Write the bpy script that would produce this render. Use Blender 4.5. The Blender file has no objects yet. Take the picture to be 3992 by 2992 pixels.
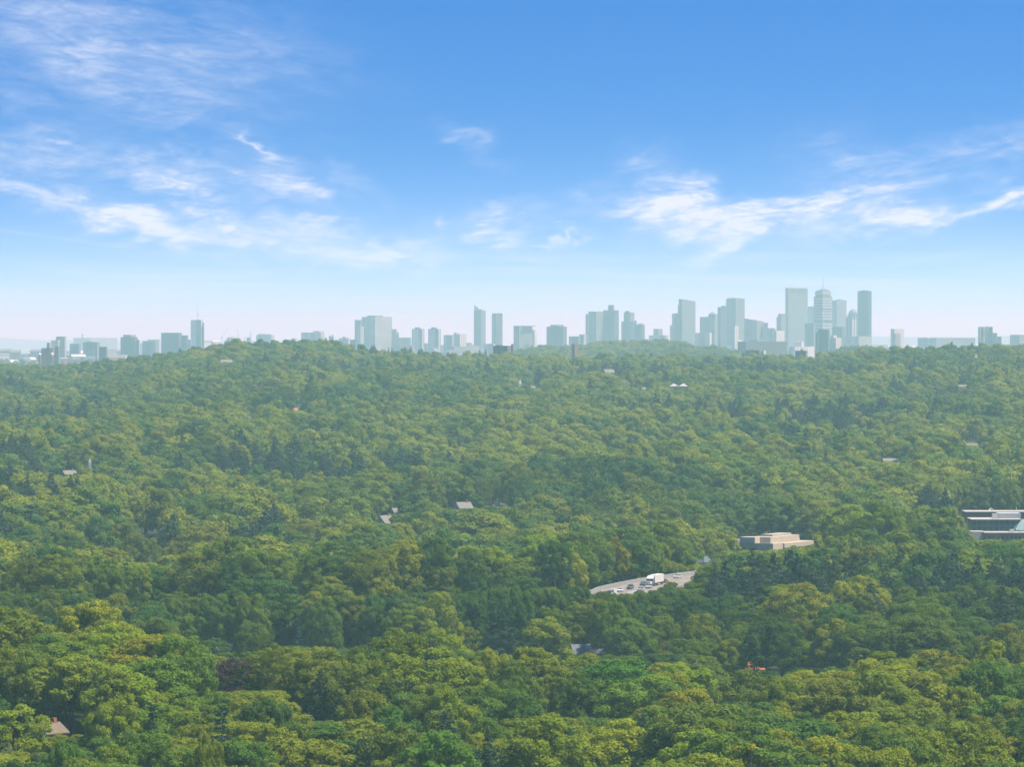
import bpy, math, random
import numpy as np
from mathutils import Vector

random.seed(7)
RNG = np.random.default_rng(11)
C = bpy.context.scene.collection
SC = bpy.context.scene

# ------------------------------------------------------------------ camera frame (photo pixels 3992 x 2992)
F, CX, HY, EYE = 18700.0, 1996.0, 1334.0, 105.0


def at(px, py, d):
    return Vector(((px - CX) / F * d, d, EYE - (py - HY) / F * d))


def zy(py, d):
    return EYE - (py - HY) / F * d


def xp(px, d):
    return (px - CX) / F * d


PLAIN = 45.0

# ------------------------------------------------------------------ noise


def vn(x, y, seed=0):
    x = np.asarray(x, dtype=np.float64); y = np.asarray(y, dtype=np.float64)
    xi = np.floor(x); yi = np.floor(y); fx = x - xi; fy = y - yi

    def h(a, b):
        v = np.sin(a * 127.1 + b * 311.7 + seed * 74.7) * 43758.5453
        return v - np.floor(v)
    sx = fx * fx * (3 - 2 * fx); sy = fy * fy * (3 - 2 * fy)
    a = h(xi, yi) * (1 - sx) + h(xi + 1, yi) * sx
    b = h(xi, yi + 1) * (1 - sx) + h(xi + 1, yi + 1) * sx
    return a * (1 - sy) + b * sy


def sstep(t):
    t = np.clip(t, 0, 1)
    return t * t * (3 - 2 * t)


# ------------------------------------------------------------------ terrain
CREST_D = 5300.0
CREST_PX = [-900, 0, 150, 300, 450, 600, 750, 900, 1050, 1200, 1290, 1350, 1500, 1700, 2000, 2300, 2500, 2700, 2900, 3000, 3100, 3200, 3300, 3450, 3600, 3700, 3850, 3992, 4900]
CREST_Y = [1430, 1423, 1433, 1420, 1402, 1374, 1350, 1334, 1324, 1319, 1324, 1347, 1358, 1370, 1382, 1382, 1384, 1382, 1380, 1376, 1386, 1383, 1372, 1354, 1341, 1334, 1334, 1346, 1360]
RIDGE_PX = [1800, 1950, 2000, 2080, 2180, 2250, 2330, 2450, 2570, 2640, 2700, 2850, 3000, 3200, 3290, 3380, 3500, 3700]
RIDGE_Y = [1440, 1400, 1378, 1355, 1358, 1350, 1335, 1336, 1325, 1335, 1344, 1367, 1400, 1388, 1356, 1358, 1400, 1440]
BASE_D = [-4000, 900, 1000, 1150, 1260, 1350, 1500, 1700, 2000, 2300, 2700, 3000, 3500, 4000, 4600, 5300]
BASE_Z = [-2, -3, -2, 2, 5, -6, -6, -4, -2, -1, 12, 20, 30, 39, 51, 68]
ROAD = [(-330, 1600), (-230, 1622), (-130, 1648), (-60, 1672), (-12, 1694), (18, 1714), (38.5, 1738), (44.5, 1768), (52, 1798), (60, 1826), (68, 1849), (80, 1878), (97, 1915), (125, 1965), (170, 2040)]
ROAD_Z = 13.0
ROAD_W = 13.0


def catmull(pts, n=8):
    out = []
    P = [np.array(p, float) for p in pts]
    for i in range(len(P) - 1):
        p0 = P[max(i - 1, 0)]; p1 = P[i]; p2 = P[i + 1]; p3 = P[min(i + 2, len(P) - 1)]
        for k in range(n):
            t = k / n
            out.append(0.5 * ((2 * p1) + (-p0 + p2) * t + (2 * p0 - 5 * p1 + 4 * p2 - p3) * t * t + (-p0 + 3 * p1 - 3 * p2 + p3) * t ** 3))
    out.append(P[-1])
    return np.array(out)


ROADC = catmull(ROAD)


def road_dist(x, d):
    best = np.full(np.shape(x), 1e9)
    near = (np.abs(d - 1800) < 400) & (np.abs(x + 50) < 480)
    if np.any(near):
        xs = np.asarray(x)[near]; ds = np.asarray(d)[near]
        b = np.full(xs.shape, 1e9)
        for i in range(len(ROADC) - 1):
            a = ROADC[i]; e = ROADC[i + 1] - a; L = e @ e
            t = np.clip(((xs - a[0]) * e[0] + (ds - a[1]) * e[1]) / L, 0, 1)
            b = np.minimum(b, np.hypot(xs - a[0] - t * e[0], ds - a[1] - t * e[1]))
        best[near] = b
    return best


def ground(x, d):
    x = np.atleast_1d(np.asarray(x, float)); d = np.atleast_1d(np.asarray(d, float))
    dd = np.maximum(d, 300.0)
    px = CX + F * x / dd
    z = np.interp(d, BASE_D, BASE_Z)
    # the front crest: higher on the left, lower on the right
    tilt = np.interp(px, [-600, 0, 800, 1600, 2500, 3992], [8, 8, 5, 2, 0, -3])
    z = z + tilt * sstep((d - 950) / 250) * (1 - sstep((d - 1250) / 150))
    z = z + 15.0 * np.exp(-((px - 250) / 800.0) ** 2) * sstep((d - 2050) / 330) * (1 - sstep((d - 2390) / 190))
    z = z + 9.0 * np.exp(-((px - 3300) / 700.0) ** 2) * sstep((d - 1820) / 150) * (1 - sstep((d - 1985) / 130))
    crest = EYE - (np.interp(px, CREST_PX, CREST_Y) - HY) / F * CREST_D - 26.0
    z = z + (crest - 68.0) * sstep((d - 3000) / (CREST_D - 3000)) * (d <= CREST_D + 1)
    und = 7.0 * (vn(x / 210 + 3, d / 330, 1) - .5) + 4.0 * (vn(x / 85, d / 150, 2) - .5)
    z = z + und * sstep((d - 900) / 200) * (1 - sstep((d - 4800) / 400)) * (1 + 0.9 * sstep((d - 1900) / 900))
    back = crest + (PLAIN - crest) * sstep((d - CREST_D) / 1400)
    z = np.where(d > CREST_D, back, z)
    r2 = EYE - (np.interp(px, RIDGE_PX, RIDGE_Y) - HY) / F * 8000.0 - 20.0
    r2 = np.maximum(r2, PLAIN)
    w = sstep((d - 7000) / 1000) * (1 - sstep((d - 8000) / 900))
    z = z + np.where(d > 6500, (r2 - PLAIN) * w, 0)
    rd = road_dist(x, d)
    z = np.maximum(z, ROAD_Z - 0.35 - np.maximum(0, rd - 16) * 0.45)
    return z


def gz(x, d):
    return float(ground(x, d)[0])


# ------------------------------------------------------------------ scene graph helpers


def tag(o, label=None, cat=None, group=None, kind=None):
    if label: o['label'] = label
    if cat: o['category'] = cat
    if group: o['group'] = group
    if kind: o['kind'] = kind
    return o


def empty(name, loc, label=None, cat=None, group=None, rz=0.0):
    o = bpy.data.objects.new(name, None)
    o.empty_display_size = 1.0
    o.location = loc; o.rotation_euler = (0, 0, rz)
    C.objects.link(o)
    return tag(o, label, cat, group)


class MB:
    def __init__(self):
        self.v = []; self.f = []

    def add(self, vs, fs):
        b = len(self.v)
        self.v += [tuple(p) for p in vs]
        self.f += [tuple(b + i for i in q) for q in fs]
        return self

    def prism(self, poly, z0, z1, top=None):
        n = len(poly)
        t = top or poly
        vs = [(p[0], p[1], z0) for p in poly] + [(p[0], p[1], z1 if len(p) < 3 else p[2]) for p in t]
        fs = [tuple(range(n - 1, -1, -1)), tuple(range(n, 2 * n))]
        for i in range(n):
            j = (i + 1) % n
            fs.append((i, j, n + j, n + i))
        return self.add(vs, fs)

    def box(self, x0, x1, y0, y1, z0, z1):
        return self.prism([(x0, y0), (x1, y0), (x1, y1), (x0, y1)], z0, z1)

    def tube(self, p, q, r0, r1, n=7):
        p = Vector(p); q = Vector(q); a = (q - p).normalized()
        u = a.orthogonal().normalized(); w = a.cross(u)
        vs = []
        for c, r in ((p, r0), (q, r1)):
            for k in range(n):
                t = 2 * math.pi * k / n
                vs.append(c + u * math.cos(t) * r + w * math.sin(t) * r)
        fs = [(k, (k + 1) % n, n + (k + 1) % n, n + k) for k in range(n)]
        fs += [tuple(range(n - 1, -1, -1)), tuple(range(n, 2 * n))]
        return self.add(vs, fs)

    def lathe(self, prof, cx=0, cy=0, n=20):
        vs = []; fs = []
        for (r, z) in prof:
            for k in range(n):
                t = 2 * math.pi * k / n
                vs.append((cx + r * math.cos(t), cy + r * math.sin(t), z))
        for i in range(len(prof) - 1):
            for k in range(n):
                j = (k + 1) % n
                fs.append((i * n + k, i * n + j, (i + 1) * n + j, (i + 1) * n + k))
        fs.append(tuple(range(n - 1, -1, -1)))
        m = len(prof) - 1
        fs.append(tuple(m * n + k for k in range(n)))
        return self.add(vs, fs)

    def gable(self, x0, x1, y0, y1, z0, z1, over=0.4, axis='x', t=0.25):
        """a pitched roof with thickness, ridge along axis"""
        x0 -= over; x1 += over; y0 -= over; y1 += over
        if axis == 'x':
            m = (y0 + y1) / 2
            s = [(y0, z0), (m, z1), (y1, z0), (y1, z0 - t), (m, z1 - t), (y0, z0 - t)]
            vs = [(x0, a, b) for a, b in s] + [(x1, a, b) for a, b in s]
        else:
            m = (x0 + x1) / 2
            s = [(x0, z0), (m, z1), (x1, z0), (x1, z0 - t), (m, z1 - t), (x0, z0 - t)]
            vs = [(a, y0, b) for a, b in s] + [(a, y1, b) for a, b in s]
        fs = [(i, (i + 1) % 6, 6 + (i + 1) % 6, 6 + i) for i in range(6)]
        fs += [(0, 5, 4, 1), (1, 4, 3, 2), (6, 7, 10, 11), (7, 8, 9, 10)]
        return self.add(vs, fs)

    def gable_wall(self, x0, x1, y0, y1, z0, z1, axis='x'):
        if axis == 'x':
            m = (y0 + y1) / 2
            for x in (x0, x1 - .2):
                self.add([(x, y0, z0), (x, y1, z0), (x, m, z1), (x + .2, y0, z0), (x + .2, y1, z0), (x + .2, m, z1)], [(0, 1, 2), (3, 5, 4), (0, 3, 4, 1), (1, 4, 5, 2), (2, 5, 3, 0)])
        else:
            m = (x0 + x1) / 2
            for y in (y0, y1 - .2):
                self.add([(x0, y, z0), (x1, y, z0), (m, y, z1), (x0, y + .2, z0), (x1, y + .2, z0), (m, y + .2, z1)], [(0, 1, 2), (3, 5, 4), (0, 3, 4, 1), (1, 4, 5, 2), (2, 5, 3, 0)])
        return self

    def mesh(self, name):
        me = bpy.data.meshes.new(name)
        me.from_pydata(self.v, [], self.f)
        me.update()
        import bmesh
        bm = bmesh.new(); bm.from_mesh(me)
        bmesh.ops.recalc_face_normals(bm, faces=bm.faces)
        bm.to_mesh(me); bm.free()
        return me

    def build(self, name, mat, parent=None, smooth=False):
        me = self.mesh(name)
        me.materials.append(mat)
        if smooth:
            me.polygons.foreach_set('use_smooth', [True] * len(me.polygons))
        o = bpy.data.objects.new(name, me)
        C.objects.link(o)
        if parent is not None: o.parent = parent
        return o


# ------------------------------------------------------------------ materials


def nodes_of(m):
    m.use_nodes = True
    nt = m.node_tree
    return nt, nt.nodes, nt.links, nt.nodes['Principled BSDF']


def plain_mat(name, col, rough=.7, var=.15, scale=.5, spec=.3, metal=0.0):
    m = bpy.data.materials.new(name)
    nt, N, L, b = nodes_of(m)
    tc = N.new('ShaderNodeTexCoord')
    nz = N.new('ShaderNodeTexNoise'); nz.inputs['Scale'].default_value = scale; nz.inputs['Detail'].default_value = 5
    L.new(tc.outputs['Object'], nz.inputs['Vector'])
    hs = N.new('ShaderNodeHueSaturation'); hs.inputs['Color'].default_value = (*col, 1)
    mr = N.new('ShaderNodeMapRange'); mr.inputs['From Min'].default_value = .3; mr.inputs['From Max'].default_value = .7
    mr.inputs['To Min'].default_value = 1 - var; mr.inputs['To Max'].default_value = 1 + var
    L.new(nz.outputs['Fac'], mr.inputs['Value']); L.new(mr.outputs['Result'], hs.inputs['Value'])
    L.new(hs.outputs['Color'], b.inputs['Base Color'])
    b.inputs['Roughness'].default_value = rough; b.inputs['Specular IOR Level'].default_value = spec
    b.inputs['Metallic'].default_value = metal
    return m


def facade_mat(name, wall, glass, floor_h=3.8, bay=9.0, duty=.45, pier=.4, rough=.55):
    """floors and window bays as a pattern in the wall's own material"""
    m = bpy.data.materials.new(name)
    nt, N, L, b = nodes_of(m)
    tc = N.new('ShaderNodeTexCoord'); sp = N.new('ShaderNodeSeparateXYZ'); L.new(tc.outputs['Object'], sp.inputs[0])

    def math_(op, a, b2=None):
        n = N.new('ShaderNodeMath'); n.operation = op
        for i, v in enumerate((a, b2)):
            if v is None: continue
            if isinstance(v, (int, float)): n.inputs[i].default_value = v
            else: L.new(v, n.inputs[i])
        return n.outputs[0]
    fz = math_('FRACT', math_('DIVIDE', sp.outputs['Z'], floor_h))
    fl = math_('LESS_THAN', fz, duty)
    h = math_('ADD', math_('MULTIPLY', sp.outputs['X'], .83), math_('MULTIPLY', sp.outputs['Y'], .61))
    fx = math_('FRACT', math_('DIVIDE', h, bay))
    px = math_('GREATER_THAN', fx, pier)
    win = math_('MULTIPLY', fl, px)
    nz = N.new('ShaderNodeTexNoise'); nz.inputs['Scale'].default_value = .03; nz.inputs['Detail'].default_value = 6
    L.new(tc.outputs['Object'], nz.inputs['Vector'])
    mix = N.new('ShaderNodeMix'); mix.data_type = 'RGBA'
    mix.inputs['A'].default_value = (*wall, 1); mix.inputs['B'].default_value = (*glass, 1)
    L.new(win, mix.inputs['Factor'])
    hs = N.new('ShaderNodeHueSaturation')
    mr = N.new('ShaderNodeMapRange'); mr.inputs['From Min'].default_value = .3; mr.inputs['From Max'].default_value = .7
    mr.inputs['To Min'].default_value = .8; mr.inputs['To Max'].default_value = 1.2
    L.new(nz.outputs['Fac'], mr.inputs['Value']); L.new(mr.outputs['Result'], hs.inputs['Value'])
    L.new(mix.outputs['Result'], hs.inputs['Color']); L.new(hs.outputs['Color'], b.inputs['Base Color'])
    b.inputs['Roughness'].default_value = rough; b.inputs['Specular IOR Level'].default_value = .3
    return m


def leaf_mat(name, cols, trans, transw=.3, hue=.012, zone=.45):
    m = bpy.data.materials.new(name)
    nt, N, L, b = nodes_of(m)
    oi = N.new('ShaderNodeObjectInfo')
    geo = N.new('ShaderNodeNewGeometry')
    # each tree has its own green
    cr = N.new('ShaderNodeValToRGB'); cr.color_ramp.interpolation = 'LINEAR'
    e = cr.color_ramp.elements
    e[0].position = 0; e[0].color = (*cols[0], 1); e[1].position = 1; e[1].color = (*cols[-1], 1)
    for i in range(1, len(cols) - 1):
        q = e.new(i / (len(cols) - 1)); q.color = (*cols[i], 1)
    # trees near each other lean towards a similar green
    vm = N.new('ShaderNodeVectorMath'); vm.operation = 'MULTIPLY'; vm.inputs[1].default_value = (1 / 260, 1 / 480, 0)
    L.new(oi.outputs['Location'], vm.inputs[0])
    nz = N.new('ShaderNodeTexNoise'); nz.inputs['Scale'].default_value = 1; nz.inputs['Detail'].default_value = 2
    L.new(vm.outputs[0], nz.inputs['Vector'])
    mr = N.new('ShaderNodeMapRange'); mr.inputs['From Min'].default_value = .3; mr.inputs['From Max'].default_value = .7
    L.new(nz.outputs['Fac'], mr.inputs['Value'])
    mx = N.new('ShaderNodeMix'); mx.data_type = 'FLOAT'; mx.inputs['Factor'].default_value = zone
    L.new(oi.outputs['Random'], mx.inputs['A']); L.new(mr.outputs['Result'], mx.inputs['B'])
    L.new(mx.outputs['Result'], cr.inputs['Fac'])
    mul = N.new('ShaderNodeMix'); mul.data_type = 'RGBA'; mul.blend_type = 'MULTIPLY'; mul.inputs['Factor'].default_value = 1
    L.new(cr.outputs['Color'], mul.inputs['A']); L.new(oi.outputs['Color'], mul.inputs['B'])
    at_ = N.new('ShaderNodeAttribute'); at_.attribute_type = 'INSTANCER'; at_.attribute_name = 'shade_tint'
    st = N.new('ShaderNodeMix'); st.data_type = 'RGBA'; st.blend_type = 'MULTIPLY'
    L.new(at_.outputs['Fac'], st.inputs['Factor']); L.new(mul.outputs['Result'], st.inputs['A']); st.inputs['B'].default_value = (.46, .62, .80, 1)  # darkens and blues the leaf colour, painting in the valley belt's shade
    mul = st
    # each leaf spray differs a little
    hs = N.new('ShaderNodeHueSaturation')
    mh = N.new('ShaderNodeMapRange'); mh.inputs['To Min'].default_value = .5 - hue; mh.inputs['To Max'].default_value = .5 + hue
    mv = N.new('ShaderNodeMapRange'); mv.inputs['To Min'].default_value = .87; mv.inputs['To Max'].default_value = 1.13
    L.new(geo.outputs['Random Per Island'], mh.inputs['Value']); L.new(geo.outputs['Random Per Island'], mv.inputs['Value'])
    L.new(mh.outputs['Result'], hs.inputs['Hue']); L.new(mv.outputs['Result'], hs.inputs['Value'])
    L.new(mul.outputs['Result'], hs.inputs['Color'])
    L.new(hs.outputs['Color'], b.inputs['Base Color'])
    b.inputs['Roughness'].default_value = .6; b.inputs['Specular IOR Level'].default_value = .08
    tr = N.new('ShaderNodeBsdfTranslucent')
    tm = N.new('ShaderNodeMix'); tm.data_type = 'RGBA'; tm.blend_type = 'MULTIPLY'; tm.inputs['Factor'].default_value = 1
    tm.inputs['B'].default_value = (*trans, 1); L.new(hs.outputs['Color'], tm.inputs['A'])
    L.new(tm.outputs['Result'], tr.inputs['Color'])
    ms = N.new('ShaderNodeMixShader'); ms.inputs['Fac'].default_value = transw
    L.new(b.outputs[0], ms.inputs[1]); L.new(tr.outputs[0], ms.inputs[2])
    L.new(ms.outputs[0], N['Material Output'].inputs['Surface'])
    return m


M = {}
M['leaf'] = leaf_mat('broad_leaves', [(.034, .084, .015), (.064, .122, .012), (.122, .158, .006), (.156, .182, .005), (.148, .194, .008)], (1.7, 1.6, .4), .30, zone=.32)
M['pine'] = leaf_mat('pine_needles', [(.020, .042, .022), (.032, .055, .026), (.045, .065, .026)], (1.2, 1.2, .7), .15)
M['spruce'] = leaf_mat('spruce_needles', [(.022, .045, .030), (.030, .055, .038)], (1.1, 1.2, .9), .12)
M['purple'] = leaf_mat('purple_leaves', [(.045, .020, .026), (.050, .024, .028)], (1.5, .8, .8), .2)
M['single'] = leaf_mat('garden_tree_leaves', [(.085, .130, .010), (.092, .136, .010)], (1.7, 1.6, .4), .30)
M['bark'] = plain_mat('bark', (.075, .058, .043), .9, .3, 2.0, .1)
M['dead'] = plain_mat('dead_wood', (.30, .27, .25), .9, .2, 2.0, .1)

# ------------------------------------------------------------------ trees


def quads(P, Nn, S, rng):
    """leaf sprays: one bent five-cornered face per point"""
    n = len(P)
    Nn = Nn / (np.linalg.norm(Nn, axis=1, keepdims=True) + 1e-9)
    r = rng.normal(size=(n, 3)); U = np.cross(Nn, r); U /= (np.linalg.norm(U, axis=1, keepdims=True) + 1e-9)
    V = np.cross(Nn, U)
    k = 5
    ang = np.linspace(0, 2 * np.pi, k, endpoint=False)[None, :] + rng.uniform(0, 6.28, (n, 1))
    rad = rng.uniform(.65, 1.15, (n, k)) * S[:, None] * .62
    co = P[:, None, :] + U[:, None, :] * (np.cos(ang) * rad)[..., None] + V[:, None, :] * (np.sin(ang) * rad * .8)[..., None]
    co = co + Nn[:, None, :] * (rng.uniform(-.12, .12, (n, k)) * S[:, None])[..., None]
    return co.reshape(-1, 3), k


def sprays(lumps, dens, size, rng, squash=.8, outward=None, jit=.34):
    P = []; Nn = []; S = []
    for (c, r, o) in lumps:
        m = max(6, int(dens * r * r))
        d = rng.normal(size=(m * 2, 3)); d /= np.linalg.norm(d, axis=1, keepdims=True)
        keep = (d @ o) > -.45
        d = d[keep][:m]
        rr = r * rng.uniform(.72, 1.06, (len(d), 1))
        p = c + d * rr * np.array([1, 1, squash])
        P.append(p); Nn.append(d + np.array([0, 0, .3]) + rng.normal(size=d.shape) * jit)
        S.append(size * rng.uniform(.7, 1.3, len(d)))
    return np.vstack(P), np.vstack(Nn), np.concatenate(S)


def make_mesh(name, co, k, mat):
    n = len(co) // k
    me = bpy.data.meshes.new(name)
    me.vertices.add(len(co)); me.vertices.foreach_set('co', co.astype(np.float32).ravel())
    me.loops.add(len(co)); me.loops.foreach_set('vertex_index', np.arange(len(co), dtype=np.int32))
    me.polygons.add(n)
    me.polygons.foreach_set('loop_start', np.arange(0, len(co), k, dtype=np.int32))
    me.update(calc_edges=True)
    me.materials.append(mat)
    return me


def crown_broad(rng, R, H, z0, nb, bf, per, lr, dens, size, jit=.30):
    """crown > boughs > leaf lumps > sprays; nb boughs of radius bf*R, each carrying `per` lumps"""
    cz = z0 + (H - z0) * .45
    up = H - cz; dn = cz - z0
    lumps = []
    ga = math.pi * (3 - math.sqrt(5))
    lean = rng.uniform(-.14, .14, 2)
    for i in range(nb):
        t = np.clip(1 - (i + .5) / nb * 1.65 + rng.normal() * .08, -.75, .97)
        a = i * ga + rng.normal() * .4
        rb = bf * R * rng.uniform(.75, 1.3)
        rad = math.sqrt(max(0, 1 - abs(t) ** 2.3))
        f = rng.uniform(.86, 1.03)
        x = math.cos(a) * rad * (R - rb * .75) * f; y = math.sin(a) * rad * (R - rb * .75) * f
        z = cz + t * ((up - rb * .55) if t > 0 else dn * .9) * rng.uniform(.82, 1.02)
        x += lean[0] * (z - z0); y += lean[1] * (z - z0)
        bc = np.array([x, y, z])
        out = np.array([x / R, y / R, (z - cz) / up + .35]); out /= (np.linalg.norm(out) + 1e-6)
        for k in range(per):
            d = rng.normal(size=3) + out * .9; d /= np.linalg.norm(d)
            r = lr * rng.uniform(.55, 1.4)
            c = bc + d * np.array([1, 1, .72]) * (rb - r * .4) * rng.uniform(.75, 1.08)
            o = d * .6 + out * .5; o /= (np.linalg.norm(o) + 1e-6)
            lumps.append((c, r, o))
    return sprays(lumps, dens, size, rng, .8, jit=jit), lumps


def crown_pine(rng, R, H, z0, tiers, dens, size, conic=False):
    lumps = []
    for k in range(tiers):
        t = k / (tiers - 1)
        z = z0 + (H - z0) * t ** .95
        prof = (1 - t) if conic else (1 - t ** 2.2) * (.55 + .45 * min(1, t * 3 + .5))
        rad = max(.5, R * prof * (1 if conic else rng.uniform(.75, 1.15)))
        nb = 8 if conic else rng.integers(5, 8)
        a0 = rng.uniform(0, 6.28)
        for b in range(nb):
            a = a0 + b * 6.283 / nb + rng.normal() * .2
            L = rad * (rng.uniform(.85, 1.05) if conic else rng.uniform(.6, 1.1))
            for s in ((.35, .7, 1.0) if L > 1.6 else (.8,)):
                r = (.30 if conic else .34) * (L + 1.2) * (.75 if s == 1.0 else 1) * .8
                c = np.array([math.cos(a) * L * s, math.sin(a) * L * s, z - (L * s * .22 if conic else -L * s * .06) + rng.normal() * .15])
                lumps.append((c + np.array([0, 0, 0 if conic else rng.normal() * .5]), max(.45, min(r, 1.7)) * (1 if conic else rng.uniform(.75, 1.3)), np.array([math.cos(a) * .5, math.sin(a) * .5, .7])))
    lumps.append((np.array([0, 0, H - .4]), .6, np.array([0, 0, 1.0])))
    return sprays(lumps, dens, size, rng, .42 if conic else .62, jit=.45), lumps


def trunk_mesh(name, rng, H, z0, lumps, r0, mat, nl=6, topf=.75):
    b = MB()
    pts = [Vector((0, 0, -1.0))]
    for i in range(1, 6):
        pts.append(Vector((rng.normal() * .12, rng.normal() * .12, H * topf * i / 5)))
    for i in range(5):
        b.tube(pts[i], pts[i + 1], r0 * (1 - .17 * i), r0 * (1 - .17 * (i + 1)), 8)
    for i in rng.choice(len(lumps), min(nl, len(lumps)), replace=False):
        c = Vector(lumps[int(i)][0]); zz = max(z0 * .6, min(c.z - 2.0, H * topf * .9))
        p = Vector((0, 0, zz)); mid = p.lerp(c, .55) + Vector((0, 0, .5))
        b.tube(p, mid, r0 * .42, r0 * .26, 6); b.tube(mid, c, r0 * .26, r0 * .08, 6)
    me = b.mesh(name); me.materials.append(mat)
    return me


KINDS = ['broad', 'broad', 'broad', 'broad', 'lumpy', 'lumpy', 'tall', 'tall', 'airy', 'pine', 'pine', 'spruce']
KH = [21, 20, 21, 19, 21, 22, 23, 22, 18, 24, 22, 16]       # height of each prototype
KR = [8.8, 8.0, 9.4, 7.6, 9.0, 8.2, 5.6, 5.0, 7.0, 6.4, 5.6, 3.4]
PROTO = []           # (crown mesh, trunk mesh) : 12 fine, then the same 12 coarse
for lod in range(2):
    for i, k in enumerate(KINDS):
        rng = np.random.default_rng(100 + i)
        H, R = KH[i], KR[i]
        fine = lod == 0
        dn = 60 if fine else 11
        sz = .36 if fine else .82
        if k == 'broad': (q, lumps) = crown_broad(rng, R, H, 3.8, 28 if fine else 18, .30, 9 if fine else 4, 1.15 if fine else 2.3, dn, sz); z0 = 5
        if k == 'lumpy': (q, lumps) = crown_broad(rng, R, H, 3.5, 19 if fine else 14, .37, 12 if fine else 5, 1.3 if fine else 2.5, dn, sz); z0 = 5
        if k == 'tall': (q, lumps) = crown_broad(rng, R, H, 3.0, 22 if fine else 13, .40, 7 if fine else 4, 1.05 if fine else 1.9, dn, sz); z0 = 4
        if k == 'airy': (q, lumps) = crown_broad(rng, R, H, 3.5, 22 if fine else 13, .30, 10 if fine else 5, .95 if fine else 1.9, dn, sz * .9, jit=.75); z0 = 4
        if k == 'pine': (q, lumps) = crown_pine(rng, R, H, 5, 16 if fine else 12, dn * .8, sz * .95); z0 = 6
        if k == 'spruce': (q, lumps) = crown_pine(rng, R, H, 1.5, 13 if fine else 9, dn, sz * .9, True); z0 = 2
        co, kk = quads(*q, rng)
        mat = M[{'pine': 'pine', 'spruce': 'spruce'}.get(k, 'leaf')]
        cm = make_mesh('crown', co, kk, mat)
        tm = trunk_mesh('trunk', rng, H, z0, lumps, .42 if k != 'spruce' else .25, M['bark'], 6, .9 if k in ('pine', 'spruce') else .68)
        PROTO.append((cm, tm))

HOUSES = [
    ('grey_house', 'grey house with a pale slate roof left of the big round bright green tree', 2292, 2516, 1560, 8, 11, 5.6, 3.0, 'wwhite', 'rgrey', .25),
    ('grey_house', 'low grey house roof seen between two trees, right of the pale grey house', 2366, 2514, 1575, 8, 9, 5, 2.6, 'wgrey', 'rgrey', .1, False),
    ('grey_house', 'house with a flat-looking grey-brown roof right of the big round bright green tree', 2582, 2508, 1580, 8, 8, 5, 2.4, 'wgrey', 'rpale', -.15, False),
    ('white_porch_house', 'grey-roofed house with a white columned porch beside the huge dark round tree', 2895, 2528, 1500, 7, 7.5, 6.2, 3.0, 'wwhite', 'rgrey', .15, False, True),
    ('orange_roofed_house', 'low house with an orange roof at the foot of the huge dark round tree', 2912, 2582, 1470, 6, 9, 3.2, 2.6, 'wcream', 'rorange', .5, False),
    ('grey_roofed_house', 'plain grey roof on the left just above the front belt of trees', 882, 2508, 1505, 7, 5, 5, 2.6, 'wgrey', 'rpale', -.2, False),
    ('brown_house', 'grey house with a brown roof in the bottom left corner gap', 186, 2822, 990, 6, 7, 3.6, 2.4, 'wgrey', 'rtan', .9),
    ('half_timbered_house', 'pale gabled house with dark timber frames left of centre in the middle woods', 1502, 2012, 2065, 7, 8.5, 5, 4, 'wcream', 'rpale', .9),
    ('pale_gabled_house', 'small pale gable peeping out behind the timbered house', 1547, 1983, 2160, 6, 6, 4, 3, 'wwhite', 'rpale', .6, False),
    ('white_gabled_house', 'white double-gabled house in the middle woods near the centre', 1806, 1960, 2190, 7, 8, 4.5, 3.2, 'wwhite', 'rpale', .5),
    ('flat_roofed_house', 'small pale low house right of the white double-gabled house', 1946, 1966, 2205, 6, 7, 4, 1.0, 'wcream', 'rpale', .1, False),
    ('white_house', 'white house with trees all round near the left hilltop', 882, 1404, 5250, 8, 11, 4, 2.5, 'wwhite', 'rpale', .1),
    ('white_house', 'tiny white house far up the left slope', 979, 1621, 3310, 5, 5, 4, 2.5, 'wwhite', 'rpale', .3, False),
    ('orange_roofed_house', 'tiny orange roof far up the slope left of centre', 1157, 1592, 3510, 6, 6, 3.5, 2, 'wcream', 'rorange', .3, False),
    ('white_house', 'small white house beside a thin white steeple on the left', 268, 1836, 2655, 6, 8, 4, 2.5, 'wwhite', 'rpale', .6),
    ('grey_roofed_house', 'long grey roof lying among crowns right of centre', 3470, 1789, 2690, 8, 9, 4, 1.6, 'wgrey', 'rpale', .05, False),
    ('brown_roofed_house', 'flat brown roof among tall trees towards the right edge', 3778, 1730, 2960, 9, 11, 4, 1.5, 'wcream', 'rtan', .1, False),
    ('pale_house', 'pale long house high on the right slope', 3754, 1502, 4260, 8, 9, 4, 1.6, 'wwhite', 'rpale', 0, False),
    ('red_brick_house', 'small red brick house near the white steeple on the slope', 2075, 1506, 4260, 8, 12, 4, 2, 'rosy', 'rpale', 0, False),
    ('white_house', 'tiny white house left of the twin white pyramid roofs', 2510, 1511, 4210, 6, 6, 4, 2, 'wwhite', 'rpale', .1, False),
    ('white_house', 'small white house high on the central slope under the skyline', 2372, 1441, 4710, 7, 9, 5, 3, 'wwhite', 'rpale', .4, False),
]


def solve_d(px, yr, hh, lo):
    """distance at which a roof of this height above the ground shows at this height in the picture"""
    for d in np.arange(lo, 5400, 6.0):
        if zy(yr, d) <= gz(xp(px, d), d) + hh: return float(d)
    return lo


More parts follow.
